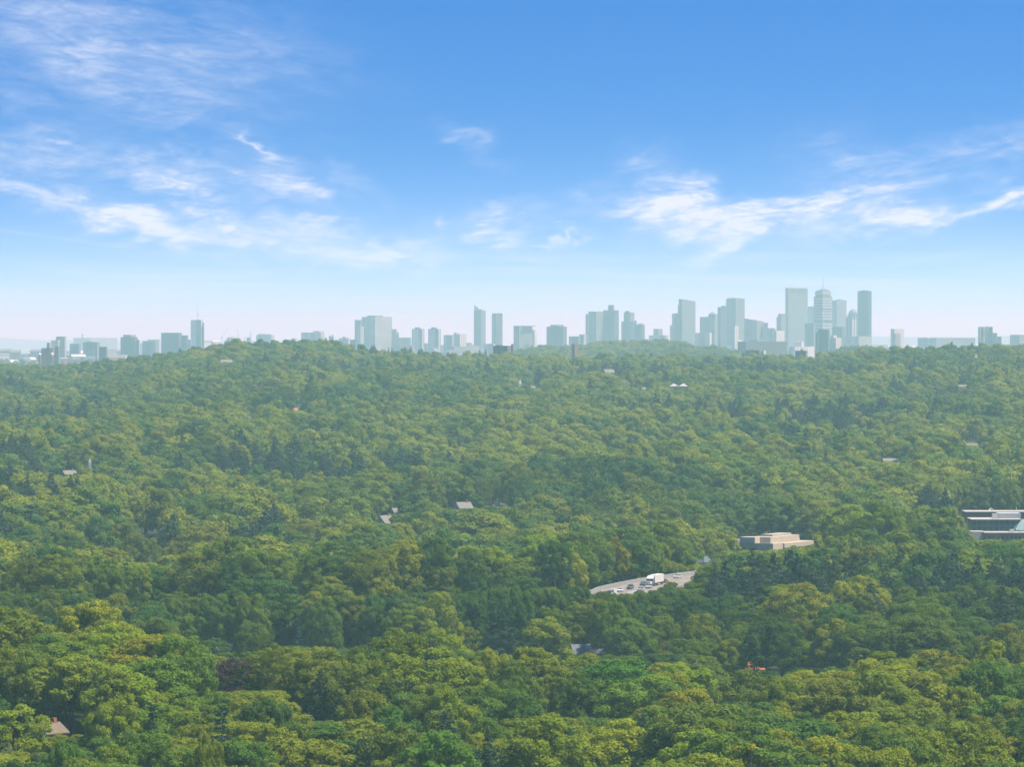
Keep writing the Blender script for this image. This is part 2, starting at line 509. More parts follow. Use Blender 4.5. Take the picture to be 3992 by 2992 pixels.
SIGHT2 = []
HD = []
for q in HOUSES:
    nm, lab, px, yr, d, w, l, h, rh = q[:9]
    lo = d * .93
    d2 = solve_d(px, yr, h + rh, lo)
    HD.append(d2)
    hw = F * l / d2 * .5
    show = F * (rh * .8 + h * .1 + (2.5 if 'porch' in nm else 0)) / d2
    SIGHT2.append((px - hw * 1.05, px + hw * 1.05, yr + show, d2))
print('house distances', [(int(q[4]), int(d)) for q, d in zip(HOUSES, HD)])
HOUSES = [q[:4] + (d,) + q[5:] for q, d in zip(HOUSES, HD)]

# ---- where the trees stand


def scatter(d0, d1, step, margin=1.22):
    rows = np.arange(d0, d1, step * .87)
    X = []; D = []
    for j, d in enumerate(rows):
        w = (CX / F) * d * margin + 12
        xs = np.arange(-w, w, step) + (step / 2 if j % 2 else 0)
        X.append(xs); D.append(np.full(len(xs), d))
    X = np.concatenate(X); D = np.concatenate(D)
    X = X + RNG.uniform(-.42, .42, len(X)) * step; D = D + RNG.uniform(-.42, .42, len(D)) * step
    return X, D


parts = [scatter(915, 1320, 13.6), scatter(1470, 2000, 13.2), scatter(2000, 3000, 16.0), scatter(3000, 5650, 18.0)]
X = np.concatenate([p[0] for p in parts]); D = np.concatenate([p[1] for p in parts])
gap = vn(X / 34 + 9, D / 70 + 4, 5)
keep = gap > np.where(D < 1400, .20, .24)
keep &= ~((D > 1280) & (D < 1490) & (vn(X / 40, D / 40, 8) < .97))
X = X[keep]; D = D[keep]
# thin woods on the second ridge and out on the plain
x2, d2 = scatter(7050, 8250, 15)
p2 = CX + F * x2 / d2
k2 = np.interp(p2, RIDGE_PX, RIDGE_Y) < 1385
x3, d3 = scatter(6400, 15000, 60)
p3 = CX + F * x3 / d3
k3 = (RNG.random(len(x3)) < np.where(p3 < 800, .62, .3))
X = np.concatenate([X, x2[k2], x3[k3]]); D = np.concatenate([D, d2[k2], d3[k3]])
n = len(X)
Z = ground(X, D)
PX = CX + F * X / D
# kinds: stands of pine, the rest broadleaf
pn = vn(X / 120 + 7, D / 220 + 2, 12) + .25 * RNG.random(n)
front = D < 1320
pine_p = np.where(front, .97, np.where(D < 1780, .74, .86))
u = RNG.random(n)
K = RNG.choice([0, 1, 2, 3, 4, 5, 6, 7, 8], n, p=[.14, .14, .14, .13, .13, .12, .07, .06, .07])
K = np.where((pn > pine_p) & (u < .75), RNG.choice([9, 10], n), K)
K = np.where(u > .985, RNG.choice([9, 10, 11], n), K)
HH = 19.5 + 7.0 * (vn(X / 60, D / 90, 3) - .5) + RNG.normal(0, 3.4, n)
HH = np.where(K >= 9, HH + 2.0, HH)
HH = HH + np.where(D > 2000, RNG.normal(0, 2.0, n), 0)
HH = np.clip(HH, 9, 28)
HH = np.where(D > 6000, HH * .9, HH)
WW = HH / 21.0 * np.exp(RNG.normal(0, .2, n))
W = WW * np.array(KR)[K]

# open sight lines: (px0, px1, y the trees in front must stay below, distance, clear radius handled by the yards)
SIGHT = [
    (2200, 2345, 2312, 1700), (2350, 2400, 2336, 1741), (2400, 2450, 2320, 1775), (2450, 2500, 2311, 1790), (2500, 2560, 2304, 1800), (2560, 2592, 2291, 1830), (2592, 2625, 2284, 1850), (2625, 2655, 2262, 1880),
    (2870, 2925, 2138, 2290), (2925, 3016, 2150, 2285), (3016, 3100, 2136, 2300), (3100, 3170, 2126, 2330),
    (3775, 3800, 2080, 2450), (3800, 3905, 2108, 2440), (3905, 4060, 2100, 2440),
    (2705, 2780, 2197, 2050), (2655, 2755, 2580, 1490),
    (2612, 2680, 1508, 4200), (2018, 2040, 1502, 4300), (2425, 2445, 1506, 4250), (340, 356, 1822, 2750), (3930, 3955, 1864, 2600), (3795, 3812, 1396, 5000), (3915, 3932, 1386, 5050),
    (2225, 2262, 1350, 6000), (1915, 2000, 1362, 5900), (1862, 1900, 1370, 5800), (3095, 3155, 1380, 5900), (2905, 2990, 1380, 5900),
] + SIGHT2
YARDS = [(2860, 3175, 2270, 2360), (3760, 4200, 2415, 2600), (1915, 2000, 5880, 5960), (2225, 2260, 5980, 6030)]
YARDS += [(a, b_, d - 7, d + 9) for (a, b_, y, d) in SIGHT2]
ok = np.ones(n, bool)
rx = F * W / D
for (a, b_, ylim, dist) in SIGHT:
    hit = (PX + rx * .9 > a) & (PX - rx * .9 < b_) & (D < dist) & (D > dist * .45)
    lim = EYE - (ylim - HY) / F * D - Z
    lower = hit & (HH > lim)
    HH = np.where(lower, lim * RNG.uniform(.9, 1.0, n), HH)
for (a, b_, d0, d1) in YARDS:
    ok &= ~((PX + rx * .7 > a) & (PX - rx * .7 < b_) & (D > d0 - 3) & (D < d1 + 3))
ok &= HH > 4.0
ok &= road_dist(X, D) > 17.0
W = np.where(HH < 9, np.minimum(W, HH * .55), W)
X, D, Z, PX, K, HH, W = (a[ok] for a in (X, D, Z, PX, K, HH, W))
# trees standing right in front of what peeps out, their tops just below it
ex = []
for (a, b_, ylim, dist) in SIGHT:
    if dist > 5500 or dist < 1000: continue
    road = 1700 < dist < 1900
    for back in ((22, 34, 50, 75, 110, 150) if road else (13, 26)):
        for px in np.arange(a - 8, b_ + 9, F * (5.5 if road else 7) / dist):
            dd = dist - back * RNG.uniform(.85, 1.1); px2 = px + RNG.uniform(-6, 6); x = xp(px2, dd); z = gz(x, dd)
            if road and road_dist(np.array([x]), np.array([dd]))[0] < 16.5: continue
            h = zy(ylim, dd) - z - RNG.uniform(0, 1.2)
            if h < 3.5 or h > 27: continue
            k = int(RNG.choice([0, 1, 3, 4, 5, 8]))
            ex.append((x, dd, z, px2, k, h, min(h * .5, RNG.uniform(4.5, 7))))
for i in range(len(ROADC)):
    x0, d0 = ROADC[i]
    if x0 > 30: break
    for off in (20, 32, 46, 62):
        x = x0 + RNG.uniform(-3, 3) + off * .2; dd = d0 - off * RNG.uniform(.95, 1.08); z = gz(x, dd)
        if road_dist(np.array([x]), np.array([dd]))[0] < 16.5: continue
        h = EYE - ((2298 if -25 < x0 < 12 else 2320) + RNG.uniform(-14, 16) - HY) / F * dd - z
        if 6 < h < 29: ex.append((x, dd, z, CX + F * x / dd, int(RNG.choice([0, 1, 2, 3, 4, 5])), h, RNG.uniform(5.5, 8) if x0 < 12 else 3.2))
for dd in np.arange(1515, 1700, 13.0):
    for px in np.arange(2560, 2900, F * 13 / 1600):
        px2 = px + RNG.uniform(-40, 40); d2_ = dd + RNG.uniform(-5, 5); x = xp(px2, d2_); z = gz(x, d2_)
        if road_dist(np.array([x]), np.array([d2_]))[0] < 19: continue
        h = min(RNG.uniform(13, 20), zy(2300, d2_) - z - 1)
        if h > 5: ex.append((x, d2_, z, px2, int(RNG.choice([0, 1, 3, 4, 6, 8])), h, RNG.uniform(4.5, 7)))
ex = np.array(ex)
X, D, Z, PX, K, HH, W = (np.concatenate([a, ex[:, i]]) for i, a in enumerate((X, D, Z, PX, K, HH, W)))
K = K.astype(int)

# trees the photo singles out: px, crown-centre y, distance, height, crown radius, kind, tint, label
SPECIAL = [
    (925, 2645, 1110, 14, 6.2, 8, 'purple', 'purple-leaved copper beech, the only purple crown in the front belt'),
    (55, 2870, 985, 17, 8.5, 8, (2.0, 1.75, .8), 'bright yellow-green feathery tree filling the bottom left corner'),
    (1248, 2735, 1090, 19, 4.6, 9, (.9, .9, .9), 'lone dark layered pine standing among olive crowns in the front belt'),
    (1165, 2485, 1600, 12, 2.8, 11, (1.5, 1.7, 2.2), 'pale blue-green spruce behind the front belt, left of a second spruce'),
    (1372, 2495, 1590, 12, 2.8, 11, (.9, 1.1, 1.3), 'darker blue spruce behind the front belt, right of a paler spruce'),
    (2475, 2500, 1540, 19, 8.6, 4, (1.0, 1.15, .9), 'big round bright green tree standing between the grey house roofs'),
    (2990, 2520, 1560, 23, 9.6, 1, (.42, .55, .55), 'huge dark round tree beside the white porch and orange roof'),
    (3165, 2565, 1500, 15, 8.0, 8, (1.2, 1.2, .8), 'pale green fan-shaped tree right of the huge dark round tree'),
    (575, 2160, 1950, 19, 5.4, 4, (1.35, 1.15, 1.0), 'cream-topped round tree with a dark lower half in the middle left'),
    (1950, 2470, 1560, 23, 6.6, 9, (.8, .9, .95), 'tall dark layered pine at the centre just behind the front belt'),
    (2250, 2735, 1085, 18, 6.2, 2, (.8, .9, .9), 'dark lumpy tree in the middle of the front belt'),
    (830, 2430, 1610, 22, 6.6, 4, (.8, 1.0, .9), 'tall deep green tree rising behind the grey roof on the left'),
]
SP = []
for (px, py, d, h, r, k, tint, lab) in SPECIAL:
    d = solve_d(px, py, h * .62, 940 if d < 1300 else 1440 if d < 1700 else 1750)
    x = xp(px, d); z = gz(x, d)
    SP.append((x, d, z, px, k, h, r, tint, lab))
    dist = np.hypot(X - x, D - d)
    kk = (dist > r * .9)
    hide = (np.abs(PX - px) < F * r / d * .8 + F * W / D * .9) & (D < d - r) & (D > d * .75)
    lim = EYE - (py + F * h * .20 / d - HY) / F * D - Z
    HH = np.where(hide & (HH > lim), lim * .95, HH)
    kk &= HH > 4.0
    W = np.minimum(W, HH * .6)
    X, D, Z, PX, K, HH, W = (a[kk] for a in (X, D, Z, PX, K, HH, W))
n = len(X)
# ---- which of them show largest in the picture
S = 0.16
gw, gh = int(3992 * S), int(2992 * S)
buf = np.zeros((gh, gw), bool)
vis = np.zeros(n, int)
order = np.argsort(D)
items = sorted([(D[i], i) for i in range(n)] + [(s[1], -1 - j) for j, s in enumerate(SP)])
for d, i in items:
    if i >= 0:
        px, r, h, z = PX[i], W[i], HH[i], Z[i]
    else:
        s = SP[-1 - i]; px, r, h, z = s[3], s[6], s[5], s[2]
    cy = HY + F * (EYE - z - h * .62) / d
    ax = F * r * .93 / d * S; ay = F * h * .36 / d * S
    cxp = px * S; cyp = cy * S
    x0 = max(0, int(cxp - ax)); x1 = min(gw, int(cxp + ax) + 1); y0 = max(0, int(cyp - ay)); y1 = min(gh, int(cyp + ay) + 1)
    if x0 >= x1 or y0 >= y1: continue
    yy, xx = np.ogrid[y0:y1, x0:x1]
    e = ((xx + .5 - cxp) / max(ax, .5)) ** 2 + ((yy + .5 - cyp) / max(ay, .5)) ** 2 <= 1
    sub = buf[y0:y1, x0:x1]
    new = e & ~sub
    if i >= 0: vis[i] = int(new.sum())
    sub |= e
NIND = 300 - len(SP)
pick = np.argsort(-vis)[:NIND]
pick = pick[np.argsort(D[pick])]
is_ind = np.zeros(n, bool); is_ind[pick] = True

TINTS = [('olive', (1.07, 1.04, .8)), ('yellow-green', (1.28, 1.25, .85)), ('mid green', (1, 1, 1)), ('deep green', (.66, .76, .72)), ('fresh green', (1.02, 1.14, .8)), ('grey-green', (.98, .95, 1.05))]
SHAPE = {'broad': 'broad domed', 'lumpy': 'lumpy round', 'tall': 'tall narrow', 'airy': 'feathery', 'pine': 'layered', 'spruce': 'pointed'}
LANDM = [('the purple beech', 925, 2645), ('the huge dark round tree', 2990, 2520), ('the house in the bottom left corner', 205, 2875), ('the lone dark pine of the front belt', 1248, 2735),
         ('the white semi truck', 2540, 2265), ('the grey roof on the left', 885, 2520), ('the orange roof', 2910, 2590), ('the pair of grey house roofs', 2330, 2525), ('the bare grey tree', 2705, 2570), ('the tan flat-roofed building', 3010, 2120)]
used = set(s[8] for s in SP)


def place_tree(x, d, z, k, h, r, tint, label, lod, rz, group='trees in the nearer woods', mat=None):
    kind = KINDS[k]
    nm = {'pine': 'pine_tree', 'spruce': 'spruce_tree'}.get(kind, 'broadleaf_tree')
    t = empty(nm, (x, d, z - .3), label, 'tree', group, rz)
    cm, tm = PROTO[k + (12 if lod else 0)]
    if mat is not None:
        cm = cm.copy(); cm.materials.clear(); cm.materials.append(mat)
    c = bpy.data.objects.new('crown', cm); C.objects.link(c); c.parent = t
    b = bpy.data.objects.new('trunk', tm); C.objects.link(b); b.parent = t
    t.scale = (r / KR[k], r / KR[k], h / KH[k])
    c.color = (*tint, 1)
    return c, b


proto_obj = {}
for (x, d, z, px, k, h, r, tint, lab) in SP:
    mat = M['purple'] if tint == 'purple' else M['single'] if k < 9 else None
    place_tree(x, d, z, k, h, r, (1, 1, 1) if tint == 'purple' else tint, lab, 0, random.uniform(0, 6.28), mat=mat)
need_coarse = list(range(12))
for q, i in enumerate(pick):
    k = int(K[i]); lod = 0
    if q >= len(pick) - 60 and need_coarse and D[i] > 1700:
        k = need_coarse.pop(); lod = 1
    elif q < 24 and q % 2 == 0 and (q // 2) not in proto_obj:
        k = q // 2
    ti = int(RNG.choice(6, p=[.27, .16, .25, .10, .14, .08] if D[i] < 1330 else [.07, .02, .14, .62, .05, .10]))  # past the front belt mostly the dark tint, valley shade put into the colour
    tn, tint = TINTS[ti]
    tint = tuple(c * RNG.uniform(.9, 1.1) for c in tint)
    kind = KINDS[k]
    nm = 'pine' if kind == 'pine' else 'spruce' if kind == 'spruce' else 'tree'
    if kind in ('pine', 'spruce'): tn = 'dark'; tint = tuple(c * RNG.uniform(.85, 1.15) for c in (1, 1, 1))
    cy = HY + F * (EYE - Z[i] - HH[i] * .62) / D[i]
    base = f'{SHAPE[kind]} {tn} {nm}'
    lab = None
    for (ln, lx, ly) in LANDM:
        dx, dy = PX[i] - lx, cy - ly
        if abs(dx) < 260 and abs(dy) < 150 and (abs(dx) > 40 or abs(dy) > 30):
            side = ('right of' if dx > 0 else 'left of') if abs(dx) > abs(dy) * 1.6 else ('below' if dy > 0 else 'above')
            cand = f'{base} just {side} {ln}'
            if cand not in used:
                lab = cand; break
    if lab is None:
        ax = int(round(np.clip(PX[i] / 39.92, 0, 100))); ay = int(round(np.clip(100 - cy / 29.92, 0, 100)))
        belt = 'in the front belt' if D[i] < 1320 else 'in the second belt' if D[i] < 2000 else 'in the middle woods'
        lab = f'{base} {belt}, {ax} percent across, {ay} percent up'
        if lab in used: lab = f'{base} {belt}, rear twin, {ax} percent across, {ay} up'
    used.add(lab)
    c, b = place_tree(float(X[i]), float(D[i]), float(Z[i]), k, float(HH[i]), float(W[i]), tint, lab, lod, random.uniform(0, 6.28))
    key = k + (12 if lod else 0)
    if key not in proto_obj: proto_obj[key] = (c, b)
for key in range(24):
    if key not in proto_obj: proto_obj[key] = proto_obj[key % 12]

# ---- all the other trees: one mass
rest = np.where(~is_ind)[0]
me = bpy.data.meshes.new('forest')
P = np.stack([X[rest], D[rest], Z[rest] - .3], 1)
me.vertices.add(len(rest)); me.vertices.foreach_set('co', P.astype(np.float32).ravel())
kk = K[rest] + np.where(D[rest] > 1720, 12, 0)
a = me.attributes.new('proto', 'INT', 'POINT'); a.data.foreach_set('value', kk.astype(np.int32))
s = np.stack([W[rest] / np.array(KR)[K[rest]], W[rest] / np.array(KR)[K[rest]], HH[rest] / np.array(KH)[K[rest]]], 1)
a = me.attributes.new('size', 'FLOAT_VECTOR', 'POINT'); a.data.foreach_set('vector', s.astype(np.float32).ravel())
a = me.attributes.new('turn', 'FLOAT_VECTOR', 'POINT')
a.data.foreach_set('vector', np.stack([np.zeros(len(rest)), np.zeros(len(rest)), RNG.uniform(0, 6.28, len(rest))], 1).astype(np.float32).ravel())
def shade_tint_of(x, d):
    """valley shade put into leaf colour along the second belt, plus random darker patches"""
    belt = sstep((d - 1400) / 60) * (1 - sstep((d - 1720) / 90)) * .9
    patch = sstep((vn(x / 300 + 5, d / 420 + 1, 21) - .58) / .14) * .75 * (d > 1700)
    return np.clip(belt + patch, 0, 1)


a = me.attributes.new('shade_tint', 'FLOAT', 'POINT'); a.data.foreach_set('value', shade_tint_of(X[rest], D[rest]).astype(np.float32))
forest = bpy.data.objects.new('forest', me); C.objects.link(forest)
tag(forest, 'unbroken mass of green treetops rolling back to the hills', 'forest', None, 'stuff')
ng = bpy.data.node_groups.new('forest_trees', 'GeometryNodeTree')
ng.interface.new_socket('Geometry', in_out='INPUT', socket_type='NodeSocketGeometry')
ng.interface.new_socket('Geometry', in_out='OUTPUT', socket_type='NodeSocketGeometry')
gi = ng.nodes.new('NodeGroupInput'); go = ng.nodes.new('NodeGroupOutput'); gj = ng.nodes.new('GeometryNodeJoinGeometry')
an = {}
for nm, ty in (('proto', 'INT'), ('size', 'FLOAT_VECTOR'), ('turn', 'FLOAT_VECTOR')):
    q = ng.nodes.new('GeometryNodeInputNamedAttribute'); q.data_type = ty; q.inputs['Name'].default_value = nm; an[nm] = q.outputs[0]
for key in range(24):
    jj = ng.nodes.new('GeometryNodeJoinGeometry')
    for ob in proto_obj[key]:
        oi = ng.nodes.new('GeometryNodeObjectInfo'); oi.transform_space = 'ORIGINAL'; oi.inputs['Object'].default_value = ob
        ng.links.new(oi.outputs['Geometry'], jj.inputs[0])
    cmp_ = ng.nodes.new('FunctionNodeCompare'); cmp_.data_type = 'INT'; cmp_.operation = 'EQUAL'
    ng.links.new(an['proto'], cmp_.inputs[2]); cmp_.inputs[3].default_value = key
    ip = ng.nodes.new('GeometryNodeInstanceOnPoints')
    ng.links.new(gi.outputs[0], ip.inputs['Points']); ng.links.new(cmp_.outputs[0], ip.inputs['Selection'])
    ng.links.new(jj.outputs[0], ip.inputs['Instance']); ng.links.new(an['turn'], ip.inputs['Rotation']); ng.links.new(an['size'], ip.inputs['Scale'])
    ng.links.new(ip.outputs[0], gj.inputs[0])
ng.links.new(gj.outputs[0], go.inputs[0])
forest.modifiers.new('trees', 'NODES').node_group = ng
print('trees', n, 'individual', len(pick), 'smallest visible', vis[pick].min() if len(pick) else None)

#@@SETTING
# ------------------------------------------------------------------ ground sheet
rows = np.concatenate([np.arange(-3000, 800, 400), np.arange(800, 2700, 18), np.arange(2700, 5800, 50), np.arange(5800, 9200, 100), np.geomspace(9200, 46000, 40)])
cols = np.linspace(-1, 1, 141)
gv = []; gf = []
for d in rows:
    w = 700 + max(d, 0) * .17
    xs = cols * w
    zs = ground(xs, np.full(len(xs), d))
    gv += [(float(x), float(d), float(z)) for x, z in zip(xs, zs)]
nc = len(cols)
for i in range(len(rows) - 1):
    for j in range(nc - 1):
        gf.append((i * nc + j, i * nc + j + 1, (i + 1) * nc + j + 1, (i + 1) * nc + j))
gm = bpy.data.materials.new('ground_cover')
nt, N, L, b = nodes_of(gm)
tc = N.new('ShaderNodeTexCoord')
n1 = N.new('ShaderNodeTexNoise'); n1.inputs['Scale'].default_value = .03; n1.inputs['Detail'].default_value = 8; L.new(tc.outputs['Object'], n1.inputs['Vector'])
cr = N.new('ShaderNodeValToRGB'); e = cr.color_ramp.elements
e[0].position = .3; e[0].color = (.014, .022, .009, 1); e[1].position = .7; e[1].color = (.035, .045, .020, 1)
L.new(n1.outputs['Fac'], cr.inputs['Fac'])
sp = N.new('ShaderNodeSeparateXYZ'); L.new(tc.outputs['Object'], sp.inputs[0])
n2 = N.new('ShaderNodeTexNoise'); n2.inputs['Scale'].default_value = .0035; n2.inputs['Detail'].default_value = 8; L.new(tc.outputs['Object'], n2.inputs['Vector'])
c2 = N.new('ShaderNodeValToRGB'); e = c2.color_ramp.elements
e[0].position = .42; e[0].color = (.05, .07, .035, 1); e[1].position = .62; e[1].color = (.26, .25, .22, 1)
L.new(n2.outputs['Fac'], c2.inputs['Fac'])
mr = N.new('ShaderNodeMapRange'); mr.inputs['From Min'].default_value = 6300; mr.inputs['From Max'].default_value = 9000; L.new(sp.outputs['Y'], mr.inputs['Value'])
mx = N.new('ShaderNodeMix'); mx.data_type = 'RGBA'; L.new(mr.outputs['Result'], mx.inputs['Factor']); L.new(cr.outputs['Color'], mx.inputs['A']); L.new(c2.outputs['Color'], mx.inputs['B'])
L.new(mx.outputs['Result'], b.inputs['Base Color']); b.inputs['Roughness'].default_value = .95; b.inputs['Specular IOR Level'].default_value = .1
gb = MB(); gb.add(gv, gf)
go_ = gb.build('ground', gm, smooth=True)
if go_.data.polygons[0].normal.z < 0: go_.data.flip_normals()
tag(go_, 'ground under the woods and out to the city plain', 'ground', None, 'structure')

# far hills on the horizon
hm = plain_mat('far_hill_cover', (.05, .075, .045), .95, .3, .002, .1)


def far_hills(pxs, ys, d, lab):
    b = MB()
    lo = [(xp(p, d), d) for p in pxs]
    for i in range(len(pxs) - 1):
        (xa, _), (xb, _) = lo[i], lo[i + 1]
        za, zb = zy(ys[i], d), zy(ys[i + 1], d)
        b.add([(xa, d, PLAIN - 1), (xb, d, PLAIN - 1), (xb, d + 1500, zb), (xa, d + 1500, za), (xb, d + 5000, PLAIN - 1), (xa, d + 5000, PLAIN - 1)], [(0, 1, 2, 3), (3, 2, 4, 5)])
    o = b.build('hills', hm, smooth=True)
    tag(o, lab, 'hills', None, 'structure')


pl = np.linspace(-700, 1500, 60)
far_hills(list(pl), list(1322 + 4 * np.sin(pl / 190) + 3 * np.sin(pl / 61) + np.clip((pl - 250) / 60, 0, 12)), 40000, 'faint hazy hills on the far left horizon')
pr = np.linspace(3250, 4700, 40)
far_hills(list(pr), list(1312 + 2.5 * np.sin(pr / 140) + 1.5 * np.sin(pr / 43) + np.clip((3480 - pr) / 20, 0, 12)), 34000, 'long flat hazy hill on the right horizon')

# ------------------------------------------------------------------ highway
asphalt = plain_mat('concrete_road', (.16, .142, .122), .9, .12, .15, .1)
white = plain_mat('white_paint', (.42, .42, .40), .6, .06, .5)
conc = plain_mat('barrier_concrete', (.20, .19, .175), .85, .12, .4, .2)
steel = plain_mat('galvanised_steel', (.45, .47, .48), .45, .08, .6, .5, .3)


def ribbon(b, off0, off1, z0, z1=None, line=ROADC):
    T = np.gradient(line, axis=0); T /= np.linalg.norm(T, axis=1, keepdims=True)
    R = np.stack([T[:, 1], -T[:, 0]], 1)
    A = line + R * off0; B = line + R * off1
    z1 = z0 if z1 is None else z1
    m = len(line)
    vs = [(a[0], a[1], z0) for a in A] + [(q[0], q[1], z1) for q in B]
    fs = [(i, m + i, m + i + 1, i + 1) for i in range(m - 1)]
    b.add(vs, fs)


road = MB(); ribbon(road, -ROAD_W, ROAD_W, ROAD_Z)
ro = road.build('road', asphalt); tag(ro, 'pale concrete highway curving out of the trees', 'road', None, 'structure')
mk = MB()
for off in (-11.2, 11.2, .55, -.55): ribbon(mk, off - .1, off + .1, ROAD_Z + .006)
for off in (-7.6, -4.0, 4.0, 7.6):
    Lr = ROADC
    for i in range(0, len(Lr) - 1):
        a_, b2 = Lr[i], Lr[i + 1]
        seg = np.array([a_, a_ + (b2 - a_) * .35])
        t = (b2 - a_) / np.linalg.norm(b2 - a_); r_ = np.array([t[1], -t[0]])
        q = [seg[0] + r_ * (off - .09), seg[0] + r_ * (off + .09), seg[1] + r_ * (off + .09), seg[1] + r_ * (off - .09)]
        mk.add([(p[0], p[1], ROAD_Z + .006) for p in q], [(0, 1, 2, 3)])
mo = mk.build('road_markings', white); tag(mo, 'white lane lines on the highway', 'road markings', None, 'structure')


def barrier(off, lab):
    t = empty('highway_barrier', (ROADC[20][0], ROADC[20][1], ROAD_Z), lab, 'barrier', 'highway barriers')
    b = MB()
    line = ROADC - np.array([ROADC[20][0], ROADC[20][1]])
    for (o0, o1, z0, z1) in ((off - .32, off - .18, -.5, .95), (off - .18, off + .18, .95, .95), (off + .18, off + .32, .95, -.5)):
        ribbon(b, o0, o1, z0, z1, line)
    b.build('barrier_wall', conc, t)
    r = MB()
    for zz in (1.25, 1.6):
        ribbon(r, off - .06, off + .06, zz, zz, line); ribbon(r, off - .06, off - .06, zz - .2, zz, line); ribbon(r, off + .06, off + .06, zz - .2, zz, line)
    r.build('top_rail', steel, t)


barrier(-12.6, 'long pale barrier along the far side of the highway')
barrier(12.6, 'pale barrier along the near side of the highway, mostly behind trees')

# ---- vehicles
glass = plain_mat('dark_glass', (.03, .04, .05), .1, .1, 1, .6)
tyre = plain_mat('tyre_rubber', (.02, .02, .02), .9, .1, 3, .1)
chrome = plain_mat('bright_metal', (.5, .5, .5), .25, .05, 2, .5, .8)
lamp = plain_mat('headlight_glass', (.8, .8, .78), .2, .03, 2, .5)
tail = plain_mat('tail_light_red', (.35, .02, .02), .3, .05, 2, .5)


def paint(name, c): return plain_mat(name, c, .35, .05, .4, .5)


def road_pos(px, py):
    d = (EYE - ROAD_Z) * F / (py - HY)
    x = xp(px, d)
    i = int(np.argmin(np.hypot(ROADC[:, 0] - x, ROADC[:, 1] - d)))
    i = min(max(i, 1), len(ROADC) - 2)
    t = ROADC[i - 1] - ROADC[i + 1]
    return (x, d, ROAD_Z + .01), math.atan2(t[1], t[0])        # heading towards the camera


def wheel(t, x, y, r, w):
    b = MB().tube((x, y - w / 2, r), (x, y + w / 2, r), r, r, 14)
    o = b.build('wheel', tyre, t)
    b = MB().tube((x, y - w / 2 - .015, r), (x, y + w / 2 + .015, r), r * .58, r * .58, 12)
    b.build('rim', chrome, o)


def car(px, py, pm, lab, suv=False, away=False):
    loc, rz = road_pos(px, py)
    t = empty('car', loc, lab, 'car', 'vehicles on the highway', rz + (math.pi if away else 0))
    h = .12 if suv else 0
    L_, Wd = 2.3, .92
    prof = [(-L_, .45), (-L_, .95 + h), (-L_ + .5, 1.0 + h), (.9, 1.0 + h), (L_ - .25, .82 + h), (L_, .65), (L_, .35), (L_ - .3, .25), (-L_ + .3, .25)]
    b = MB(); m = len(prof)
    b.add([(x, -Wd, z) for x, z in prof] + [(x, Wd, z) for x, z in prof], [tuple(range(m)), tuple(range(2 * m - 1, m - 1, -1))] + [(i, m + i, m + (i + 1) % m, (i + 1) % m) for i in range(m)])
    b.build('body', pm, t)
    rt = 1.72 if suv else 1.44
    x0, x1, x2, x3 = (-2.1, -1.85, .35, 1.0) if suv else (-1.7, -1.0, .25, 1.05)
    z = 1.0 + h
    b = MB().add([(x0, -.86, z), (x3, -.86, z), (x3, .86, z), (x0, .86, z), (x1, -.7, rt - .06), (x2, -.7, rt - .06), (x2, .7, rt - .06), (x1, .7, rt - .06)], [(0, 1, 5, 4), (1, 2, 6, 5), (2, 3, 7, 6), (3, 0, 4, 7), (4, 5, 6, 7), (3, 2, 1, 0)])
    b.build('windows', glass, t)
    MB().box(x1 - .03, x2 + .03, -.72, .72, rt - .058, rt).build('roof', pm, t)
    for sx in (1.45, -1.4):
        for sy in (-.82, .82): wheel(t, sx, sy, .34 + h / 2, .22)
    for sy in (-.65, .65):
        MB().box(L_ - .16, L_ + .01, sy - .2, sy + .2, .62, .78).build('headlight', lamp, t)
        MB().box(-L_ - .01, -L_ + .1, sy - .18, sy + .18, .68, .86).build('tail_light', tail, t)
    return t


car(2418, 2309, paint('white_car_paint', (.44, .44, .43)), 'white low car on the highway between the white pickup and the dark car')
car(2457, 2299, paint('charcoal_car_paint', (.05, .06, .08)), 'dark sport utility car on the highway, second from the truck', True)
car(2508, 2284, paint('teal_car_paint', (.05, .10, .10)), 'dark teal car tucked against the barrier beside the truck cab')
car(2530, 2296, paint('silver_car_paint', (.28, .29, .30)), 'silver car just in front of the truck bonnet', True)
car(2497, 2306, paint('grey_car_paint', (.22, .24, .26)), 'grey car half hidden by treetops below the truck')
car(2591, 2274, paint('maroon_car_paint', (.16, .02, .03)), 'dark red car on the highway behind the truck', False, True)
car(2642, 2256, paint('pale_car_paint', (.36, .37, .38)), 'pale small car farthest up the highway')


